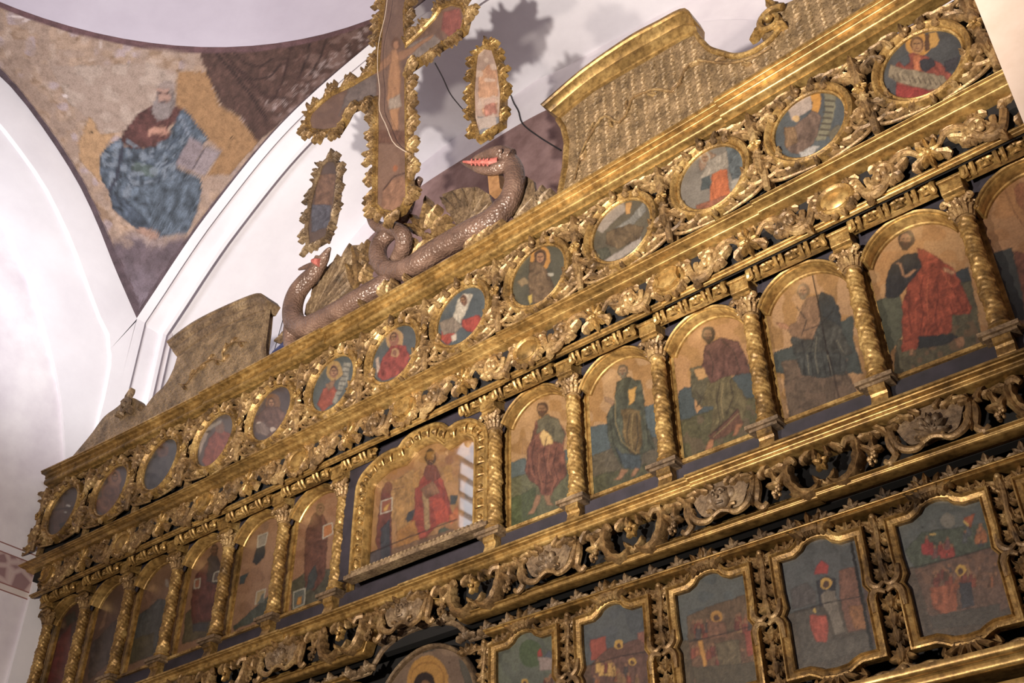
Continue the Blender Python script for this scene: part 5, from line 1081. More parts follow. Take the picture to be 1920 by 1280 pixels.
def fol3(label):
    t = thing('carved_scrollwork', label, 'carving', (0, 0, 0), 'scrollwork of the mask frieze')
    for s in (-1, 1):
        build('scroll', B(lambda m: (m.leaf(s*.112, .050, -PI/2+s*.15, .185, .026, -s*2.9, 5, -.006, .026, 22), m.tube([(s*.112, -.012, .050), (s*.090, -.026, .046), (s*.078, -.028, .030)], [.012, .011, .008], 7))), GCAR, t)
        build('scroll', B(lambda m: (m.tube([(s*.225, -.006, .045), (s*.215, -.020, .0), (s*.225, -.018, -.035), (s*.205, -.022, -.055), (s*.19, -.020, -.045)], [.010, .014, .013, .011, .008], 7), m.leaf(s*.21, .03, PI/2+s*.5, .05, .015, s*1.2, 2, -.01, .014))), GCAR, t)
        def grape(m):
            for q_ in range(22):
                rr = random.Random(q_*7+1); v = -.03*rr.random()**.8; ww = .017*(1+v/.045)
                m.ball((s*.155+(rr.random()*2-1)*ww, -.016-rr.random()*.012, -.01+v), .0065, 6, 4)
        build('grape_cluster', B(grape), GCAR, t)
        def lv(m):
            for (u, v, a, L, wd, c) in ((.155, .005, 1.2, .045, .016, .4), (.155, .0, 2.4, .045, .015, .6), (.15, .0, .2, .04, .013, -.6), (.07, .035, 2.4, .05, .015, .8), (.12, .045, .1, .06, .015, -.9), (.02, .03, 1.5, .03, .012, .8), (.19, .04, 2.9, .05, .013, .7), (.0, -.045, .5, .05, .013, .8), (.06, -.055, .1, .06, .014, .4)):
                m.leaf(s*u, v, a if s > 0 else PI-a, L, wd, c*s, 2, -.004, .016, 9)
        build('leaf', B(lv), GCAR, t)
    def fl(m):
        for a in range(0, 360, 72): r = math.radians(a+18); m.leaf(.004*math.cos(r), .012+.004*math.sin(r), r, .022, .010, 0, 0, -.02, .010, 6)
        m.ball((0, -.034, .012), .007)
    build('flower', B(fl), GOLD, t); t.scale = (1, 1, 1.2); return t
mp = {}
for i, x in enumerate(MX):
    if x > 2.6: continue
    kind = i % 2 == 0
    lb = ('carved face mask in the lower frieze, %s ornament from the left' if kind else 'carved shell cartouche in the lower frieze, %s ornament from the left') % ORD[i+1]
    L = W(x, MY, MZ); 
    if kind not in mp: mp[kind] = mask(kind, lb, 'masks of the lower frieze' if kind else 'shell cartouches of the lower frieze'); mp[kind].location = L
    else: dup(mp[kind], L, None, lb)
fp = None
for i in range(-1, 8):
    x = MX[0]-.342+.684*(i+1)
    if x < -2.7: continue
    n_ = i+1
    L = W(x, MY+.004, MZ-.006)
    lb = 'grape scrolls in the lower frieze, right of its %s ornament from the left' % ORD[n_] if n_ > 0 else 'scrolls at the left end of the lower frieze'
    if fp is None: fp = fol3(lb); fp.location = L
    else: dup(fp, L, None, lb)
# sloping gilded board that carries the frieze
mb = MB(); vs = []; xs = np.arange(-2.74, 2.66, .06)
for x in xs:
    t_ = (x-ARC[0])/ARC[1]; dz = ARC[2]*math.sqrt(max(0, 1-abs(t_)**2.4)) if abs(t_) < 1 else 0
    vs += [W(x, .168, -1.232+dz*.6), W(x, .150, -1.272+dz), W(x, .20, -1.272+dz), W(x, .20, -1.232+dz*.6)]
mb.add(vs, [(i*4+k, i*4+(k+1) % 4, i*4+4+(k+1) % 4, i*4+4+k) for i in range(len(xs)-1) for k in range(4)])
setp(build('sloping_board', mb, GRAIL, world=True, smooth=False), 'sloping gilded board below the masks and grapes of the lower frieze', 'board')
# ------------------------------------------------------------------ leaf moulding
def arcz(x):
    t_ = (x-ARC[0])/ARC[1]; return ARC[2]*math.sqrt(max(0, 1-abs(t_)**2.4)) if abs(t_) < 1 else 0
t = thing('leaf_moulding', 'dark pierced band of small carved leaves running above the feast icons', 'moulding', W(0, .2, -1.31))
def lband(m):
    n = 0; x = -2.7
    while x < 2.6:
        dz = arcz(x); X, Y, Z = W(x, .185, -1.330+dz)
        mm_ = MB()
        for a, L_, w_ in ((PI/2, .042, .019), (PI/2+.8, .034, .015), (PI/2-.8, .034, .015)): mm_.leaf(0, -.006, a, L_, w_, 0, 2, -.006, .012, 8)
        mm_.leaf(-.045, 0, 0, .044, .018, .4, 2, -.002, .014, 8); mm_.leaf(.045, .002, PI, .040, .016, -.4, 2, -.002, .014, 8)
        m.add([(X+a, Y+b_, Z+c) for a, b_, c in mm_.v], mm_.f); x += .100
build('leaf_ornament', B(lband), GDUST, t, world=True)
def lroll(m):
    xs = list(np.arange(-2.72, 2.62, .03))
    m.tube([W(x, .20, -1.335+arcz(x)) for x in xs], .012, 8)
build('roll', B(lroll), GDUST, t, world=True)
# ------------------------------------------------------------------ feast icons
FEX = [1.52+.3635*k+.145 for k in range(-6, 4)]; FZ0 = -1.415; FH = .365; FWd = .138; YF = .205
def fshape(w_, h_, o=0):
    top = [(-w_, 0), (-.078, 0), (-.058, .010), (-.045, .026), (-.02, .036), (0, .038), (.02, .036), (.045, .026), (.058, .010), (.078, 0), (w_, 0)]
    right = [(w_, -.11), (w_-.004, -.16), (w_+.012, -.185), (w_, -.21), (w_, -h_)]
    bot = [(.078, -h_), (.058, -h_-.008), (.04, -h_-.018), (.0, -h_-.022), (-.04, -h_-.018), (-.058, -h_-.008), (-.078, -h_), (-w_, -h_)]
    left = [(-w_, -.21), (-w_-.012, -.185), (-w_+.004, -.16), (-w_, -.11)]
    return top+right+bot+left
FS = fshape(FWd, FH)
def ff(m): m.sweep(FS, [(-.016, -.010), (-.016, .014), (-.012, .018), (-.008, .012), (.004, .016), (.008, .024), (.013, .022), (.014, .012), (.014, -.010)])
def fcrest(m):
    for a, L, c in ((90, .070, 0), (108, .064, .5), (72, .064, -.5), (132, .06, 1.2), (48, .06, -1.2)):
        r = math.radians(a); m.leaf(.040*math.cos(r), .022+.01*math.sin(r), r, L, .019, c, 2, -.020, .022, 9)
    m.tube([(-.055, -.01, .02), (-.03, -.03, .045), (0, -.034, .05), (.03, -.03, .045), (.055, -.01, .02)], [.006, .009, .010, .009, .006], 7)
def fbeard(m):
    for a, L, c in ((270, .045, 0), (248, .045, -.5), (292, .045, .5), (225, .05, -1.), (315, .05, 1.)):
        r = math.radians(a); m.leaf(.03*math.cos(r), -FH-.016+.01*math.sin(r), r, L, .014, c, 2, -.012, .014, 9)
def fhooks(m):
    for s in (-1, 1):
        m.tube([(s*(FWd+.002), -.014, -.13), (s*(FWd+.006), -.018, -.165), (s*(FWd+.026), -.020, -.182), (s*(FWd+.044), -.018, -.170)], [.008, .010, .010, .006], 7)
        m.tube([(s*(FWd+.002), -.014, -.25), (s*(FWd+.004), -.018, -.205), (s*(FWd+.022), -.020, -.190), (s*(FWd+.044), -.018, -.200)], [.008, .010, .010, .006], 7)
g6 = lambda p: cr(940, 900, 3.369, p); g8 = lambda p: cr(1400, 900, 3.369, p)
def crowd(x0, y0, x1, y1, n, seed, cols, r=4.5):
    n = int(n*1.6)
    R_ = random.Random(seed); L = []
    for k in range(n):
        x = x0+(x1-x0)*R_.random(); y = y0+(y1-y0)*R_.random(); c = cols[R_.randrange(len(cols))]
        L += [('p', [(x-r*.9, y), (x+r*.9, y-1), (x+r*1.3, y+r*4), (x-r*1.2, y+r*4.4)], c, .4), ('e', x, y-r*.6, r*.62, r*.8, (150, 106, 82))]
    return L
def halo(x, y, r, c=(206, 160, 72)): return [('e', x, y, r, r, c), ('e', x, y+r*.2, r*.5, r*.6, (92, 62, 48))]
WARM = [(140, 70, 56), (160, 96, 66), (104, 74, 62), (84, 72, 76), (150, 112, 80), (120, 60, 54)]
FE = {
 8: ((88, 98, 108), [('n', 50, .06, .5, (104, 108, 116)), ('p', [(1690, 1068), (1900, 1015), (1970, 1260), (1700, 1270)], (88, 74, 68), .5), ('p', g8([(1000, 440), (1100, 330), (1560, 260), (1600, 420), (1060, 560)]), (84, 92, 84), .4), ('p', g8([(1060, 560), (1620, 400), (1740, 780), (1580, 830), (1480, 910), (1180, 940)]), (112, 84, 76), .4), ('n', 53, .12, .55, (134, 96, 80), g8([(1080, 560), (1620, 420), (1700, 680), (1160, 700)]))]+crowd(1745, 1060, 1890, 1085, 16, 4, WARM)+crowd(1730, 1010, 1790, 1030, 6, 5, [(160, 62, 58), (120, 80, 84)])+crowd(1800, 985, 1850, 1010, 6, 6, [(176, 108, 70), (84, 90, 108)])+[('p', g8([(1150, 680), (1330, 650), (1330, 820), (1230, 850), (1180, 800)]), (162, 88, 62), .5), ('p', g8([(1340, 650), (1420, 640), (1440, 790), (1360, 810)]), (62, 60, 84), .3), ('p', g8([(1100, 400), (1180, 390), (1180, 470), (1110, 470)]), (168, 58, 62), .3), ('e', 1777, 975, 14, 14, (130, 124, 122)), ('p', g8([(1370, 240), (1440, 210), (1420, 300), (1380, 280)]), (170, 90, 60), .3)]+halo(1801, 1069, 10)+[('l', g8([(1160, 342), (1190, 340)]), 2, (206, 170, 96)), ('l', g8([(1375, 262), (1400, 285)]), 2, (214, 176, 96)), ('l', g8([(1060, 550), (1340, 480), (1620, 400)]), .9, (44, 34, 34)), ('p', g8([(1150, 860), (1480, 800), (1600, 780), (1600, 850), (1480, 910), (1180, 940)]), (84, 76, 74), .3), ('e', 1729, 988, 1.8, 1.8, (30, 20, 20))]),
 7: ((84, 90, 106), [('n', 51, .06, .5, (96, 100, 118)), ('p', [(1460, 1155), (1650, 1105), (1710, 1270), (1470, 1300)], (84, 74, 70), .5), ('p', g8([(270, 690), (380, 640), (440, 700), (440, 780), (290, 820)]), (92, 86, 92), .3), ('p', g8([(440, 640), (500, 600), (560, 620), (570, 760), (460, 800)]), (48, 46, 70), .2), ('p', g8([(425, 595), (440, 540), (475, 500), (520, 545), (510, 590)]), (176, 62, 62), .2), ('p', g8([(580, 570), (680, 545), (770, 940), (640, 960), (590, 760)]), (132, 88, 76), .4), ('p', g8([(640, 800), (740, 780), (770, 940), (680, 940)]), (156, 102, 64), .3), ('p', g8([(300, 840), (460, 800), (520, 1010), (760, 960), (800, 1040), (560, 1130), (370, 1160)]), (92, 84, 82), .3), ('p', g8([(470, 720), (510, 690), (560, 700), (620, 950), (560, 980), (520, 860), (470, 760)]), (132, 120, 116), .3), ('p', g8([(395, 850), (500, 850), (515, 930), (510, 1025), (440, 1020), (400, 930)]), (176, 74, 62), .35), ('p', g8([(690, 420), (760, 390), (900, 1000), (800, 1040), (740, 700)]), (92, 70, 74), .3), ('n', 52, .15, .62, (130, 76, 68), g8([(740, 600), (850, 620), (880, 900), (780, 900)]))]+halo(1549, 1093, 11.5)+[('l', g8([(300, 830), (520, 770), (715, 735)]), 1., (40, 30, 32)), ('p', g8([(650, 390), (668, 390), (830, 1190), (805, 1190), (720, 760)]), (16, 12, 12), 0), ('e', 1608, 1175, 1.6, 1.6, (30, 20, 20)), ('e', 1528, 1144, 2.6, 5, (206, 170, 90))]),
 6: ((84, 96, 112), [('n', 54, .06, .5, (104, 108, 116)), ('p', [(1265, 1205), (1440, 1160), (1470, 1310), (1270, 1310)], (92, 78, 64), .5), ('p', g6([(1170, 860), (1300, 800), (1600, 700), (1620, 900), (1180, 1010)]), (112, 88, 70), .4), ('p', g6([(1180, 1020), (1620, 910), (1680, 1270), (1220, 1280)]), (116, 84, 66), .4)]+crowd(1380, 1150, 1420, 1170, 7, 9, WARM)+crowd(1295, 1165, 1330, 1180, 7, 19, WARM)+crowd(1300, 1210, 1420, 1235, 12, 11, WARM)+[('p', g6([(1300, 900), (1350, 860), (1420, 900), (1430, 1000), (1310, 1000)]), (134, 92, 74), .4), ('p', g6([(1240, 1010), (1270, 1010), (1300, 1160), (1280, 1190)]), (214, 150, 66), .1), ('p', g6([(1350, 1030), (1500, 1000), (1520, 1160), (1380, 1180)]), (112, 96, 76), .4), ('p', g6([(1530, 960), (1600, 930), (1620, 1100), (1560, 1110)]), (164, 74, 62), .3), ('p', g6([(1200, 1180), (1500, 1160), (1680, 1130), (1690, 1270), (1230, 1280)]), (92, 80, 66), .3)]+halo(1343, 1155, 11, (196, 140, 62))+[('l', g6([(1190, 1020), (1400, 970), (1620, 910)]), .9, (44, 34, 34))]),
 5: ((82, 92, 114), [('n', 55, .06, .5, (96, 104, 120)), ('p', [(1090, 1250), (1250, 1210), (1260, 1330), (1090, 1330)], (100, 76, 66), .5), ('p', g6([(560, 1010), (660, 985), (670, 1110), (570, 1140)]), (170, 84, 74), .2), ('p', g6([(860, 960), (960, 930), (980, 1080), (870, 1080)]), (150, 96, 88), .3), ('p', g6([(870, 940), (900, 860), (930, 930)]), (64, 76, 104), .1), ('p', g6([(670, 1060), (860, 1000), (980, 1080), (1000, 1280), (570, 1280), (570, 1160)]), (112, 78, 72), .4)]+crowd(1115, 1245, 1230, 1285, 12, 12, WARM)+crowd(1120, 1240, 1150, 1250, 6, 13, [(206, 160, 90), (120, 60, 56)])+halo(1160, 1208, 9)+halo(1186, 1240, 7)+[('l', g6([(560, 1165), (760, 1110), (980, 1070)]), .9, (44, 34, 34))]),
 4: ((96, 104, 98), [('n', 56, .06, .5, (112, 116, 108)), ('e', 995, 1225, 22, 26, (84, 100, 74)), ('p', g6([(230, 1110), (232, 1070), (250, 1060), (262, 1110)]), (176, 66, 62), .1), ('p', g6([(270, 1110), (300, 1070), (340, 1110), (330, 1140), (280, 1140)]), (80, 90, 128), .2), ('p', g6([(230, 1110), (360, 1130), (370, 1200), (240, 1200)]), (160, 140, 144), .2)]+crowd(1020, 1265, 1045, 1280, 4, 14, WARM)+halo(984, 1279, 7)),
}
FLAB = {8: 'feast icon of two crowded scenes, largest at the lower right', 7: 'feast icon with a wide black vertical split and a red canopy', 6: 'feast icon of a crowd with a bright yellow upright bar',
 5: 'feast icon with a pink tower under blue sky', 4: 'feast icon with a green tree, next to the round-topped icon', 9: 'gilded frame of a small feast icon at the right edge of the photo',
 }
fk = None; FPOS = {8: None}
for k in (4, 5, 6, 7, 8, 9):
    px0 = {8: (1674, 971), 7: (1456, 1048), 6: (1265, 1112), 5: (1088, 1169), 4: (935-14, 1230)}
    x = 1.52+.3685*(k-7)+.140; z = FZ0+.018
    L = W(x, YF, z); t = thing('feast_icon', FLAB[k], 'icon', L, 'small feast icons of the bottom row')
    if fk is None:
        fk = [build('frame', B(ff), GOLD, t)]; build('leaf_crest', B(fcrest), GCAR, fk[0]); build('leaf_foot', B(fbeard), GCAR, fk[0]); build('side_hook', B(fhooks), GCAR, fk[0])
    else:
        c = fk[0].copy(); COL.objects.link(c); c.parent = t
        for g in fk[0].children: d = g.copy(); COL.objects.link(d); d.parent = c
    base, lay = FE.get(k, FE[8] if k == 9 else FE[8])
    if k == 9: lay = []
    panel('painting', t, L, -FWd-.012, FWd+.012, -FH-.022, .038, 100, 140, lambda a, b_: inpoly(a, b_, FS), base, lay, 400+k, bri=1.5)
# garlands of ivy between the feast icons
def ivy(m, x, z, a, s=1., y=0):
    for da, L in ((0, .034), (.95, .026), (-.95, .026)): m.leaf(x, z, a+da, L*s*1.12, .0125*s, 0, 0, y-.004, .013, 7)
def make_vine(label):
    t = thing('ivy_garland', label, 'carving', (0, 0, 0), 'ivy garlands between the feast icons')
    build('stem', B(lambda m: (m.tube([(0, -.01, .05), (.004, -.016, 0), (-.004, -.014, -.08), (.003, -.014, -.15), (0, -.010, -.19)], [.006, .008, .008, .008, .006], 7), m.tube([(0, -.01, -.20), (-.003, -.014, -.27), (.003, -.012, -.36)], .007, 7))), GCAR, t)
    for z in (.03, -.02, -.07, -.12):
        build('ivy_leaf', B(lambda m: (ivy(m, .006, z, .5, 1), ivy(m, -.006, z, PI-.5, 1), m.leaf(0, z-.01, PI/2, .035, .012, 0, 0, -.012, .010, 7))), GCAR, t)
    for z in (-.21, -.26, -.31, -.36):
        build('ivy_leaf', B(lambda m: (ivy(m, .006, z, -.3, .9), ivy(m, -.006, z, PI+.3, .9), m.leaf(0, z+.02, -PI/2, .04, .014, 0, 0, -.012, .010, 7))), GCAR, t)
    build('ring', B(lambda m: m.sweep(ell(.026, .020, 20), [(-.005, 0), (0, .014), (.005, 0), (0, -.008)]) or None), GCAR, t).location = (0, -.01, -.188)
    def side(m):
        for s in (-1, 1):
            m.tube([(0, -.008, .0), (s*.03, -.012, .035), (s*.07, -.010, .03), (s*.10, -.008, .045)], [.006, .006, .005, .004], 6)
            ivy(m, s*.05, .036, PI/2-s*.4, .9); ivy(m, s*.085, .04, PI/2 if s > 0 else PI/2, .9); ivy(m, s*.10, .05, -s*.2 if s > 0 else PI+.2, .8)
            m.tube([(0, -.008, -.38), (s*.03, -.012, -.40), (s*.07, -.010, -.395), (s*.11, -.008, -.405)], [.006, .006, .005, .004], 6)
            ivy(m, s*.05, -.40, -PI/2+s*.4, .9); ivy(m, s*.09, -.40, -PI/2, .9); ivy(m, s*.11, -.39, .3 if s > 0 else PI-.3, .8)
        m.ball((0, -.02, -.40), .012); m.ball((0, -.016, .055), .010)
    build('side_branch', B(side), GCAR, t); return t
vp = None
for k in (4, 5, 6, 7, 8, 9):
    x = 1.52+.3685*(k-7)+.140-.184; L = W(x, YF+.01, FZ0+.0)
    lb = {4: 'ivy garland between the rounded central icon and the nearest feast icon', 5: 'ivy garland left of the feast icon with the pink tower', 6: 'ivy garland right of the feast icon with the pink tower', 7: 'ivy garland left of the split feast icon', 8: 'ivy garland just right of the split feast icon', 9: 'ivy garland to the right of the rightmost feast icon'}[k]
    if vp is None: vp = make_vine(lb); vp.location = L
    else: dup(vp, L, None, lb)
# lower central rounded icon
t = thing('round_topped_icon', 'round-topped icon of a dark-haired figure with a large golden halo', 'icon', W(.075, .225, -1.70))
x0, z0 = .105, -1.70
cc_ = [(.262*math.cos(a), .12+.285*math.sin(a)) for a in np.linspace(0, PI, 30)]
poly = [(.262, -.2)]+cc_+[(-.262, -.2)]
build('frame', B(lambda m: m.sweep(poly, [(.004, -.01), (.004, .012), (.0, .018), (-.006, .012), (-.012, .016), (-.016, -.01)], closed=False)), GDUST, t)
K = lambda p: cr(600, 1000, 4.57, p)
panel('painting', t, t.location, -.262, .262, -.2, .42, 150, 160, lambda a, b_: inpoly(a, b_, poly), (146, 118, 102),
  [('n', 95, .05, .5, (130, 104, 92)), ('p', K([(620, 1160), (700, 1040), (760, 1000), (780, 1030), (700, 1110), (640, 1180)]), (92, 88, 88), .2), ('p', K([(870, 975), (960, 960), (990, 1000), (880, 1020)]), (92, 88, 88), .2), ('p', K([(1180, 1080), (1280, 1100), (1330, 1280), (1240, 1280)]), (100, 94, 88), .2), ('e', 802, 1280, 39, 52, (208, 150, 66)), ('r', 802, 1272, 30, 31.5, (150, 96, 44)), ('e', 796, 1290, 21, 31, (56, 40, 34)), ('e', 798, 1300, 13, 26, (150, 106, 76)), ('e', 842, 1241, 1.6, 1.6, (40, 26, 20))], 444, bri=1.2)
# ------------------------------------------------------------------ crest panels on top of the screen
def tr(pts, y, oz=0): return [(lambda q_: (q_[0], q_[1]))(at(a, b_, y)) for a, b_ in pts]
def wbuild(name, mb, mat, parent, yf=None, **k):
    """mesh given as (x, y, z) in screen coordinates -> sagged world coordinates (optionally leaning: y += yf(z))"""
    out = MB(); out.f = mb.f; out.sets = getattr(mb, 'sets', None)
    for x, y, z in mb.v:
        yy = y+(yf(z) if yf else 0); out.v.append((x, yy, z+kz(z)*x*x+ZB))
    return build(name, out, mat, parent, world=True, **k)
def vine(m, pts, y, r=.008, leafL=.05, side=1):
    P = resample([(a, b_) for a, b_ in pts], 40); m.tube([(a, y, b_) for a, b_ in P], [r*(.6+.4*math.sin(PI*i/39)) for i in range(40)], 7)
    for i in range(3, 38, 4):
        a, c = P[i-1], P[i+1]; th = math.atan2(c[1]-a[1], c[0]-a[0]); s = 1 if (i//4) % 2 else -1
        m.leaf(P[i][0], P[i][1], th+s*.8, leafL, leafL*.26, -s*1.3, 2, y+.004, .010, 8)
CRY = -.012
def crest(label, field, corn_top, corn_bot, side_in, vinep, dense_pat, volute, hand):
    G1, G2 = (GRAIL, GOLD) if dense_pat else (GDUST, GDUST)
    t = thing('carved_crest', label, 'carving', W(sum(p[0] for p in field)/len(field), 0, .27))
    m = MB(); m.extrude(field, CRY, .035)
    xs = [p[0] for p in field]; zs = [p[1] for p in field]; dx = .048 if dense_pat else .042; dzz = .026
    j = 0; z = min(zs)
    while z < max(zs):
        x = min(xs)+(j % 2)*dx/2*(0 if dense_pat else 1)
        while x < max(xs):
            q_ = np.array([[x, z]]); ok = all(inpoly(np.array([x+a]), np.array([z+b_]), field)[0] for a, b_ in ((-.016, -.012), (.016, -.012), (-.016, .012), (.016, .012)))
            if ok:
                if dense_pat:
                    m.leaf(x-.012, z-.002, .12+.3*math.sin(x*40+z*70), .022+.006*math.sin(x*90), .0062, .5, 0, CRY, .0065, 5, 0)
                else: m.ball((x, CRY, z), .0045, 5, 3, 1, .7, 1)
            x += dx
        z += dzz; j += 1
    wbuild('field', m, GFIELD, t)
    # moulded top: an overhanging cornice following the curve
    n = 28; T = resample(corn_top, n); Bt = resample(corn_bot, n); pr = [(0, .035), (0, -.055), (.12, -.058), (.16, -.050), (.30, -.050), (.42, -.042), (.50, -.032), (.62, -.034), (.74, -.026), (.86, -.020), (.88, -.014), (1, -.012), (1, .035)]
    vs = [(a[0]+(c[0]-a[0])*u, y, a[1]+(c[1]-a[1])*u) for a, c in zip(T, Bt) for u, y in pr]; k = len(pr)
    m = MB(); m.add(vs, [(i*k+j_, i*k+(j_+1) % k, (i+1)*k+(j_+1) % k, (i+1)*k+j_) for i in range(n-1) for j_ in range(k)]+[tuple(range(k)), tuple((n-1)*k+j_ for j_ in range(k))[::-1]])
    wbuild('curved_cornice', m, G1, t)
    m = MB(); m.sweep(side_in, [(-.026, .010), (-.022, .024), (-.012, .026), (-.004, .020), (0, .010)], closed=False); wbuild('side_moulding', m, G2, t)
    m = MB(); vine(m, vinep, CRY-.006, .007 if dense_pat else .006, .055); wbuild('vine_relief', m, GCAR, t)
    m = MB(); u0, v0, a0, r0 = volute
    m.spiral(u0, v0, a0, r0, 1.35, .016, hand, CRY-.004, .014, .14, 34, True, True); wbuild('volute', m, G2, t)
    return t
q3 = lambda p: tr(cr(960, 0, 3.2, p), CRY); qd = lambda p: tr(cr(60, 520, 3.2, p), CRY)
fR = q3([(300, 1150), (335, 1000), (345, 850), (325, 760), (290, 705), (500, 545), (800, 370), (1000, 252), (1108, 205), (1130, 240), (1190, 300), (1270, 325), (1340, 345), (1450, 318), (1545, 255), (1500, 235), (1488, 180), (1510, 110), (1590, 45), (1700, -5)])
fR += [(2.12, .585), (2.22, .52), (2.28, .50), (2.34, .45), (2.44, .29), (2.40, .262), (1.0, .262)]
volR = q3([(1520, 250)])[0]
crest('large gilded crest at upper right with dense raised pattern under a curved cornice', fR, q3([(205, 660), (450, 450), (720, 262), (900, 165), (1062, 88), (1120, 150)]), q3([(290, 712), (500, 545), (800, 372), (1000, 255), (1090, 205), (1118, 200)]),
      q3([(300, 1180), (335, 1000), (345, 850), (325, 760), (290, 705)]), q3([(380, 1080), (430, 900), (490, 790), (560, 700), (640, 740), (690, 690), (725, 595), (800, 560), (880, 540), (960, 552), (1010, 500), (1040, 430), (1110, 370), (1300, 385), (1450, 350), (1560, 290)]), True, (q3([(1640, 60)])[0][0], q3([(1640, 60)])[0][1], PI*.75, .055), 1)
m_ = MB(); e_ = resample(q3([(1108, 205), (1140, 250), (1190, 300), (1270, 328), (1350, 345), (1450, 318), (1560, 245), (1620, 160), (1600, 110)]), 30)
m_.tube([(a, CRY-.008, b_) for a, b_ in e_], .012, 7)
RC_ = [o for o in COL.objects if o.name.startswith('carved_crest')][0]
wbuild('edge_moulding', m_, GOLD, RC_)
fL = qd([(245, 1070), (350, 945), (430, 838), (500, 785), (560, 738), (605, 722), (640, 745), (632, 790), (660, 798), (725, 715), (800, 640), (850, 545), (870, 480), (1100, 332), (1300, 242), (1405, 205), (1395, 310), (1380, 420), (1385, 510)])
fL = [tuple(map(float, p)) for p in resample(fL[:12], 60)]+fL[12:]
fL += [(-.90, .262), (-2.38, .262)]
crest('smaller dusty brown crest with faint vine relief, above the left part', fL, qd([(845, 403), (1000, 290), (1200, 190), (1390, 118), (1450, 155)]), qd([(872, 482), (1100, 335), (1300, 245), (1385, 215), (1420, 205)]),
      qd([(1385, 510), (1380, 420), (1395, 310), (1410, 205)]), qd([(880, 640), (930, 640), (960, 600), (1020, 530), (1090, 490), (1150, 500), (1150, 440), (1220, 390), (1290, 390)]), False, (qd([(560, 760)])[0][0], qd([(560, 760)])[0][1], .5, .042), -1)

# ------------------------------------------------------------------ crucifix and the two side plaques
def fringe(m, outline, L=.05, w=.016, sp=.042, y=-.004, seed=1, skip=None):
    r_ = random.Random(seed); N = max(8, int(sum(math.dist(a, b_) for a, b_ in zip(outline, outline[1:]+outline[:1]))/sp))
    D = []; P_ = outline+[outline[0]]; tot = [0]
    for a, b_ in zip(P_, P_[1:]): tot.append(tot[-1]+math.dist(a, b_))
    ar = sum(P_[i][0]*P_[i+1][1]-P_[i+1][0]*P_[i][1] for i in range(len(P_)-1)); sg = 1 if ar > 0 else -1
    for k in range(N):
        s = tot[-1]*k/N; i = max(j for j in range(len(tot)-1) if tot[j] <= s); u = (s-tot[i])/(tot[i+1]-tot[i]+1e-9)
        a, b_ = P_[i], P_[i+1]; x = a[0]+(b_[0]-a[0])*u; z = a[1]+(b_[1]-a[1])*u; th = math.atan2(b_[1]-a[1], b_[0]-a[0])-sg*PI/2
        q = 1 if (k//2) % 2 else -1; tg = th+q*PI/2
        m.leaf(x+.004*math.cos(th)-q*.5*L*math.cos(tg)*0, z+.004*math.sin(th), tg-q*(.25+.3*r_.random()), L*(1.0+.5*r_.random()), w*.72, -q*(1.0+1.2*r_.random()), 3, y-.004*r_.random(), .018, 11)
        if k % 3 == 0: m.leaf(x-.006*math.cos(th), z-.006*math.sin(th), th+(.7-1.4*r_.random()), L*(.7+.35*r_.random()), w*.8, 1.6-3.2*r_.random(), 2, y, .016, 9)
        if k % 4 == 1: m.ball((x+.010*math.cos(th), y-.014, z+.010*math.sin(th)), .009, 7, 4)
def polygrid(name, parent, poly, yoff, base, lay, seed, n, lean, mat=None, bri=1.2):
    xs = [p[0] for p in poly]; zs = [p[1] for p in poly]
    nx = n; nz = int(n*(max(zs)-min(zs))/(max(xs)-min(xs)))
    U = np.linspace(min(xs), max(xs), nx); V_ = np.linspace(min(zs), max(zs), nz); uu, vv = np.meshgrid(U, V_); ok = inpoly(uu, vv, poly)
    w_ = np.stack([uu.ravel(), yoff+np.array([lean(z) for z in vv.ravel()]), vv.ravel()+np.array([kz(z) for z in vv.ravel()])*uu.ravel()**2+ZB], 1)
    C = np.clip(paint(pix(w_), base, lay, seed)*bri, 0, .95)
    F = [(j*nx+i, j*nx+i+1, (j+1)*nx+i+1, (j+1)*nx+i) for j in range(nz-1) for i in range(nx-1) if ok[j, i] and ok[j, i+1] and ok[j+1, i] and ok[j+1, i+1]]
    us = sorted({a for f in F for a in f}); ix = {a: i for i, a in enumerate(us)}
    L = parent.location; me = bpy.data.meshes.new(name)
    me.from_pydata([tuple(w_[a]-np.array(L)) for a in us], [], [tuple(ix[a] for a in f) for f in F])
    ca = me.color_attributes.new('Col', 'FLOAT_COLOR', 'POINT'); ca.data.foreach_set('color', np.concatenate([C[us], np.ones((len(us), 1))], 1).astype(np.float32).ravel())
    me.materials.append(mat or ICON); o = bpy.data.objects.new(name, me); COL.objects.link(o); o.parent = parent
    md = o.modifiers.new('board', 'SOLIDIFY'); md.thickness = .006; md.offset = -1; return o
LEAN = lambda z: -.10-.062*(z-.67)
def cpt(px, py, off=0):
    y = -.15
    for _ in range(6): P = hit(px, py, 1, y); y = LEAN(P[2])+off
    z = P[2]
    for _ in range(4): z = P[2]-kz(z)*P[0]**2
    return float(P[0]), float(z)
c2 = lambda p: [cpt(*a) for a in cr(500, 0, 3.2, p)]
CR = c2([(650, 1245), (652, 1000), (656, 800), (655, 600), (600, 612), (500, 655), (470, 715), (425, 785), (335, 800), (262, 790), (246, 740), (262, 680), (330, 615), (400, 560), (520, 505), (662, 420), (672, 300), (690, 100), (706, -20), (690, -100), (760, -200), (870, -160), (860, -40), (838, 60), (842, 170), (850, 262), (925, 195), (1005, 112), (1050, 45), (1120, 15), (1185, 30), (1205, 90), (1182, 180), (1105, 240), (1050, 272), (940, 350), (850, 412), (850, 600), (853, 800), (856, 1040), (858, 1180), (810, 1260), (750, 1292), (690, 1280)])
t = thing('crucifix', 'tall painted wooden crucifix in a carved gilded leaf frame', 'crucifix', W(.06, -.1, .66))
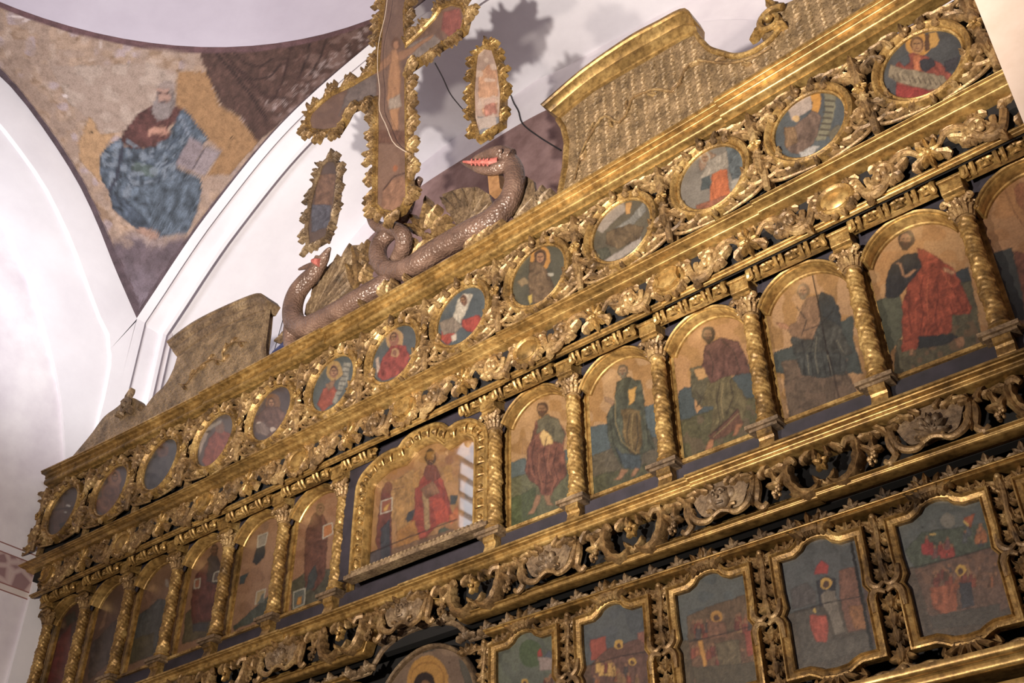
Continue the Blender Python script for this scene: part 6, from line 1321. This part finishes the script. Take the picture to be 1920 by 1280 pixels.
m = MB(); m.extrude(CR, .0, .028); wbuild('board', m, WOODP, t, yf=LEAN, smooth=False)
x2 = lambda p: cr(500, 0, 3.2, p)
polygrid('painting', t, CR, -.004, (104, 80, 66), [('n', 21, .05, .5, (120, 94, 78)), ('p', x2([(660, 420), (500, 500), (430, 700), (660, 600)]), (104, 92, 86), .3), ('p', x2([(850, 270), (1000, 200), (1060, 260), (850, 420)]), (118, 106, 98), .3),
  ('e', 660, 217, 22, 20, (96, 70, 52)), ('p', x2([(1060, 70), (1160, 50), (1180, 180), (1120, 240), (1050, 180)]), (130, 76, 66), .3), ('p', x2([(745, 300), (780, 290), (800, 360), (805, 480), (800, 600), (790, 680), (790, 780), (755, 790), (740, 680), (720, 600), (730, 480), (735, 380)]), (156, 116, 84), .25),
  ('p', x2([(730, 600), (800, 560), (810, 640), (735, 660)]), (150, 134, 120), .3), ('p', x2([(745, 310), (660, 400), (560, 470), (565, 490), (700, 420), (750, 370)]), (140, 104, 78), .1), ('p', x2([(785, 310), (860, 290), (1000, 200), (1005, 215), (860, 330), (790, 380)]), (140, 104, 78), .1), ('e', 743, 82, 9, 12, (96, 68, 50)), ('e', 743, 84, 5, 8, (150, 110, 82)),
  ('p', x2([(690, 1150), (740, 1080), (820, 1050), (850, 1100), (840, 1200), (760, 1280), (690, 1260)]), (124, 92, 72), .4), ('e', 741, 316, 5, 6, (140, 88, 60)), ('l', x2([(700, 1140), (760, 1060), (850, 1030)]), 1.2, (60, 42, 34)), ('p', x2([(670, 780), (850, 780), (850, 860), (670, 860)]), (96, 68, 54), .3)], 500, 150, LEAN, bri=1.1)
m = MB(); m.sweep(CR, [(-.022, -.006), (-.022, .006), (-.016, .010), (-.010, .006), (-.004, .016), (.004, .018), (.008, .006), (.008, -.028)]); wbuild('gilded_frame', m, GOLD, t, yf=LEAN)
m = MB(); fringe(m, CR, .068, .026, .036); wbuild('leaf_fringe', m, GCAR, t, yf=LEAN)
m = MB()
for k in range(0, 60):
    a = CR[int(k*len(CR)/60) % len(CR)]; b_ = CR[(int(k*len(CR)/60)+1) % len(CR)]; u = (k*len(CR)/60) % 1
    m.ball((a[0]+(b_[0]-a[0])*u, -.020, a[1]+(b_[1]-a[1])*u), .006, 6, 4)
wbuild('studs', m, GOLD, t, yf=LEAN)
PLE = lambda z: -.03-.04*(z-.8)
def ppt(px, py):
    y = -.04
    for _ in range(6): P = hit(px, py, 1, y); y = PLE(P[2])
    z = P[2]
    for _ in range(4): z = P[2]-kz(z)*P[0]**2
    return float(P[0]), float(z)
def plaque(label, pts, crop, base, lay, mat, seed, br):
    O = [ppt(*a) for a in cr(*crop, pts)]
    t = thing('side_plaque', label, 'plaque', W(sum(a for a, b_ in O)/len(O), -.03, min(b_ for a, b_ in O)), 'plaques held by the dragons')
    m = MB(); m.extrude(O, 0, .022); wbuild('board', m, WOODP, t, yf=PLE, smooth=False)
    polygrid('painting', t, O, -.004, base, lay, seed, 60, PLE, bri=br)
    m = MB(); m.sweep(O, [(-.012, -.004), (-.012, .008), (-.006, .012), (0, .016), (.008, .016), (.012, .004), (.012, -.022)]); wbuild('gilded_frame', m, mat, t, yf=PLE)
    m = MB(); fringe(m, O, .050, .020, .032, seed=seed); wbuild('leaf_fringe', m, mat, t, yf=PLE)
plaque('narrow pale painted plaque with arched top above the right dragon', [(1252, 400), (1262, 330), (1310, 285), (1365, 295), (1398, 400), (1418, 560), (1412, 745), (1275, 835), (1245, 720), (1240, 560)], (500, 0, 3.2), (150, 128, 116),
  [('p', x2([(1270, 440), (1320, 400), (1380, 420), (1390, 560), (1380, 680), (1300, 690), (1270, 560)]), (164, 126, 100), .3), ('p', x2([(1300, 600), (1370, 580), (1380, 680), (1310, 700)]), (150, 104, 90), .3), ('e', 918, 131, 8, 10, (150, 112, 88)), ('p', x2([(1260, 700), (1400, 700), (1400, 750), (1280, 830)]), (112, 110, 112), .3), ('n', 22, .08, .62, (176, 156, 142))], GOLD, 600, 1.2)
x7 = lambda p: cr(480, 280, 3.2, p)
plaque('narrow dark painted plaque in a worn carved frame above the left dragon', [(372, 180), (398, 100), (440, 62), (480, 70), (496, 120), (490, 230), (478, 340), (460, 430), (425, 530), (318, 590), (308, 480), (330, 330), (350, 240)], (480, 280, 3.2), (84, 70, 64),
  [('p', x7([(330, 330), (450, 320), (440, 460), (330, 500)]), (78, 78, 86), .4), ('p', x7([(370, 150), (480, 140), (460, 330), (350, 330)]), (110, 84, 68), .4)], GDUST, 601, 1.1)

# ------------------------------------------------------------------ dragons
def path3(pts, crop, ys):
    P = cr(*crop, pts); n = len(P); ys = ys if hasattr(ys, '__len__') else [ys]*n; out = []
    for (a, b_), y in zip(P, ys):
        x, z = at(a, b_, y); out.append((x, y, z))
    return out
def snake(m, pts, crop, ys, rads, n=60, nn=14):
    P = path3(pts, crop, ys); A = resample([p for p in P], n)
    # arc-length matched radii
    d = np.r_[0, np.cumsum([math.dist(a, b_) for a, b_ in zip(P, P[1:])])]; D = np.linspace(0, d[-1], n)
    m.tube(A, [float(np.interp(s, d, rads)) for s in D], nn)
t = thing('dragon', 'scaly brown dragon with open red jaws, right of the crucifix', 'dragon', W(.35, 0, .30))
m = MB(); K7 = (480, 280, 3.2)
snake(m, [(1395, 50), (1440, 40), (1500, 62), (1545, 115), (1552, 200), (1528, 290), (1480, 360), (1410, 430), (1300, 485), (1180, 550), (1060, 620), (960, 690), (870, 728), (790, 722), (745, 680), (730, 620), (748, 555), (800, 505), (850, 490)], K7, [-.03, -.02, 0, 0, 0, 0, 0, -.01, -.02, -.02, -.02, -.02, -.02, -.02, -.02, -.02, -.02, -.02, -.01], [.028, .042, .046, .044, .046, .048, .052, .054, .054, .053, .052, .050, .048, .046, .044, .043, .041, .038, .034], 110, 18)
wbuild('body', m, SCALY, t)
m = MB(); snake(m, [(682, 385), (706, 440), (760, 476), (830, 478), (880, 515), (885, 580), (850, 660), (820, 700)], K7, [-.06, -.05, -.03, -.04, -.04, -.01, .03, .05], [.018, .026, .032, .036, .040, .040, .038, .036], 60, 14); wbuild('tail', m, SCALY, t)
m = MB(); snake(m, [(780, 505), (840, 460), (885, 400), (915, 330), (945, 250), (985, 175)], K7, [.0, .0, .0, 0, -.02, -.05], [.036, .033, .031, .028, .024, .016], 50, 14); wbuild('tail', m, SCALY, t)
K2 = (500, 0, 3.2)
m = MB(); snake(m, [(1470, 945), (1400, 925), (1330, 930), (1270, 945), (1240, 955)], K2, [-.01, -.035, -.05, -.06, -.065], [.040, .040, .028, .016, .008], 24, 14)
m.ball((path3([(1400, 905)], K2, -.075)[0]), .012, 8, 6); wbuild('upper_jaw', m, SCALY, t)
m = MB(); snake(m, [(1450, 985), (1380, 1010), (1300, 1020), (1225, 1000), (1168, 972)], K2, [-.01, -.03, -.045, -.055, -.06], [.034, .030, .022, .012, .004], 24, 14); wbuild('lower_jaw', m, SCALY, t)
m = MB(); snake(m, [(1390, 970), (1320, 975), (1250, 975), (1180, 970)], K2, [-.04, -.06, -.068, -.07], [.022, .018, .011, .005], 20, 10)
for k in range(5):
    for dz in (-1, 1):
        a = path3([(1230+k*24, 972+dz*(14+k))], K2, -.082)[0]; m.ball(a, .0045, 5, 4, 1, 1, 1.8)
wbuild('red_mouth', m, MOUTH, t)
m = MB(); P_ = path3([(1372, 1030), (1385, 1160)], K2, .02); m.add([(x+a, y+b_, z) for x, y, z in P_ for a, b_ in ((-.03, -.02), (.03, -.02), (.03, .02), (-.03, .02))], [(0, 1, 5, 4), (1, 2, 6, 5), (2, 3, 7, 6), (3, 0, 4, 7), (0, 1, 2, 3), (4, 5, 6, 7)]); wbuild('neck_prop', m, WOODP, t, smooth=False)
def wing(parent, poly, root, ribs, mat, y=.03, nm='wing'):
    O = tr(cr(*K7, poly), y); m = MB(); m.extrude([tuple(p) for p in O], y, y+.016); R0 = tr(cr(*K7, [root]), y)[0]
    for tip in ribs:
        Tp = tr(cr(*K7, [tip]), y)[0]; L = math.dist(R0, Tp); a = math.atan2(Tp[1]-R0[1], Tp[0]-R0[0])
        m.leaf(R0[0]+.1*(Tp[0]-R0[0]), R0[1]+.1*(Tp[1]-R0[1]), a, L*.95, L*.11, .15, 4, y, .012, 16)
    wbuild(nm, m, mat, parent)
wing(t, [(1115, 270), (1180, 245), (1240, 230), (1330, 225), (1400, 270), (1420, 340), (1360, 420), (1290, 470), (1210, 470), (1170, 400), (1140, 330)], (1260, 480), [(1130, 285), (1190, 255), (1250, 240), (1320, 240), (1380, 275), (1405, 340)], GDUST, .04)
wing(t, [(1500, 385), (1545, 310), (1575, 195), (1620, 160), (1665, 190), (1682, 290), (1672, 390), (1560, 420)], (1560, 410), [(1590, 190), (1625, 175), (1655, 210), (1670, 300)], GDUST, .05)
def cluster(label, leaves, y, cat='carving', mat=GCAR, name='acanthus_ornament', L_=None):
    P0 = tr(cr(*K7, [leaves[0][0]]), y)[0]; t_ = thing(name, label, cat, W(P0[0], y, P0[1]))
    m = MB()
    for a, b_, w_, c in leaves:
        A, Bp = tr(cr(*K7, [a, b_]), y); L = math.dist(A, Bp); m.leaf(A[0], A[1], math.atan2(Bp[1]-A[1], Bp[0]-A[0])-c*.25, L*1.04, w_, c*.8, 4, y, .03, 15)
    wbuild('leaf', m, mat, t_); return t_
cluster('curling gilded acanthus leaves between the crucifix foot and the right dragon wing', [((1010, 480), (1040, 300), .045, .4), ((1030, 470), (1110, 350), .035, -.5), ((1060, 490), (1170, 410), .032, -.6), ((1060, 520), (1215, 470), .030, -.5), ((990, 490), (925, 400), .03, .8), ((1000, 500), (900, 470), .028, .6), ((1000, 600), (1130, 540), .035, .4), ((960, 540), (910, 640), .032, .6), ((950, 660), (1040, 560), .035, -.6), ((1010, 520), (1130, 560), .03, .4)], .035)
t2 = thing('dragon', 'scaly brown dragon at the left, below the narrow dark plaque', 'dragon', W(-.55, 0, .30))
m = MB(); snake(m, [(392, 655), (352, 735), (292, 800), (245, 865), (220, 950), (232, 1035), (290, 1068), (370, 1040), (470, 985), (590, 915), (700, 848), (790, 795), (860, 775)], K7, [-.02]*7+[-.025, -.03, -.03, -.02, 0, .03], [.034, .040, .045, .048, .050, .055, .055, .052, .05, .05, .048, .045, .04], 90, 18); wbuild('body', m, SCALY, t2)
m = MB(); snake(m, [(232, 1030), (216, 1090), (210, 1150), (220, 1200)], K7, [-.015, .0, .01, .01], [.050, .044, .040, .036], 24, 14); wbuild('body_stub', m, SCALY, t2)
m = MB(); snake(m, [(385, 690), (410, 650), (430, 612), (446, 590)], K7, [-.02, -.03, -.035, -.04], [.034, .026, .016, .006], 20, 12); m.ball(path3([(428, 640)], K7, -.06)[0], .010, 8, 6); wbuild('upper_jaw', m, SCALY, t2)
m = MB(); snake(m, [(375, 700), (340, 700), (300, 706), (256, 720)], K7, [-.02, -.03, -.04, -.045], [.030, .022, .014, .005], 20, 12); wbuild('lower_jaw', m, SCALY, t2)
m = MB(); snake(m, [(385, 680), (355, 672), (335, 668)], K7, [-.04, -.05, -.055], [.022, .018, .008], 14, 10); wbuild('red_mouth', m, MOUTH, t2)
wing(t2, [(570, 575), (660, 570), (670, 640), (650, 720), (600, 820), (480, 920), (400, 985), (340, 1005), (290, 990), (300, 930), (340, 860), (370, 780), (440, 690), (500, 640), (550, 650)], (330, 1010), [(360, 800), (430, 710), (500, 650), (570, 590), (640, 590), (650, 700), (600, 800)], GDUST, .04)
wing(t2, [(205, 1110), (150, 1165), (100, 1215), (55, 1255), (130, 1240), (215, 1190)], (205, 1150), [(110, 1215), (160, 1190)], BLUEW, .03, 'blue_wing')
wing(t2, [(195, 1045), (150, 1100), (105, 1150), (150, 1165), (210, 1115)], (200, 1090), [(120, 1145)], GDUST, .04)
cluster('gilded acanthus leaves between the left dragon wing and the foot of the crucifix', [((620, 800), (600, 600), .04, .4), ((640, 800), (690, 700), .035, -.5), ((650, 820), (720, 780), .03, -.4), ((600, 830), (560, 700), .035, .4), ((640, 700), (690, 560), .03, -.4)], .03)
cluster('small tan gilded curl standing left of the big right crest', [((1700, 345), (1740, 235), .03, -1.2), ((1712, 350), (1790, 255), .026, -1.), ((1690, 350), (1700, 290), .02, .3)], .02, mat=GDUST)
cluster('small gilded leaves on the cornice below the crucifix foot', [((740, 880), (800, 800), .028, .4), ((800, 870), (840, 790), .026, .3), ((650, 950), (640, 915), .02, 0), ((900, 800), (920, 760), .018, .4)], -.035)
cluster('small gilded leaves and bud on the cornice under the right dragon', [((1260, 610), (1340, 530), .028, .3), ((1330, 560), (1430, 480), .028, .3), ((1400, 520), (1500, 440), .02, .2)], -.035)
# ------------------------------------------------------------------ cords, wires and cracks
def wire(name, label, pts, y, r, mat):
    ys = y if hasattr(y, '__len__') else [y]*len(pts); P = [tuple(hit(a, b_, 1, yy)) for (a, b_), yy in zip(pts, ys)]
    m = MB(); m.tube([(p[0], p[1], p[2]+ZB) for p in resample(P, 24)], r, 5); setp(build(name, m, mat, world=True), label, 'wire')
wire('electric_cord', 'pale thin cord hanging down the front of the crucifix', [(727, -10), (722, 30), (710, 80), (708, 130), (712, 170), (711, 205), (724, 235), (738, 268), (762, 285)], [-.275, -.26, -.25, -.24, -.225, -.215, -.20, -.195, -.19], .0022, CORD)
wire('wire_or_crack', 'black wire running from the crucifix arm to the wall beside the right plaque', [(815, 117), (830, 145), (844, 175), (860, 196), (876, 214)], [-.15, .2, .5, .9, 1.25], .004, IRON)
wire('wire_or_crack', 'thin dark wire hanging on the white wall above the right crest', [(1064, -6), (1083, 34), (1098, 52), (1118, 72)], 1.25, .005, IRON)
wire('wire_or_crack', 'thin dark wire with a knot on the wall left of the right crest', [(955, 170), (963, 192), (972, 208), (980, 232), (1010, 256), (1052, 282)], 1.25, .005, IRON)
wire('wire_or_crack', 'thin dark crack line across the left wall beside the narrow dark plaque', [(562, 480), (545, 540), (530, 600), (508, 680)], 1.25, .003, IRON)  # wall crack modelled as a thin tube
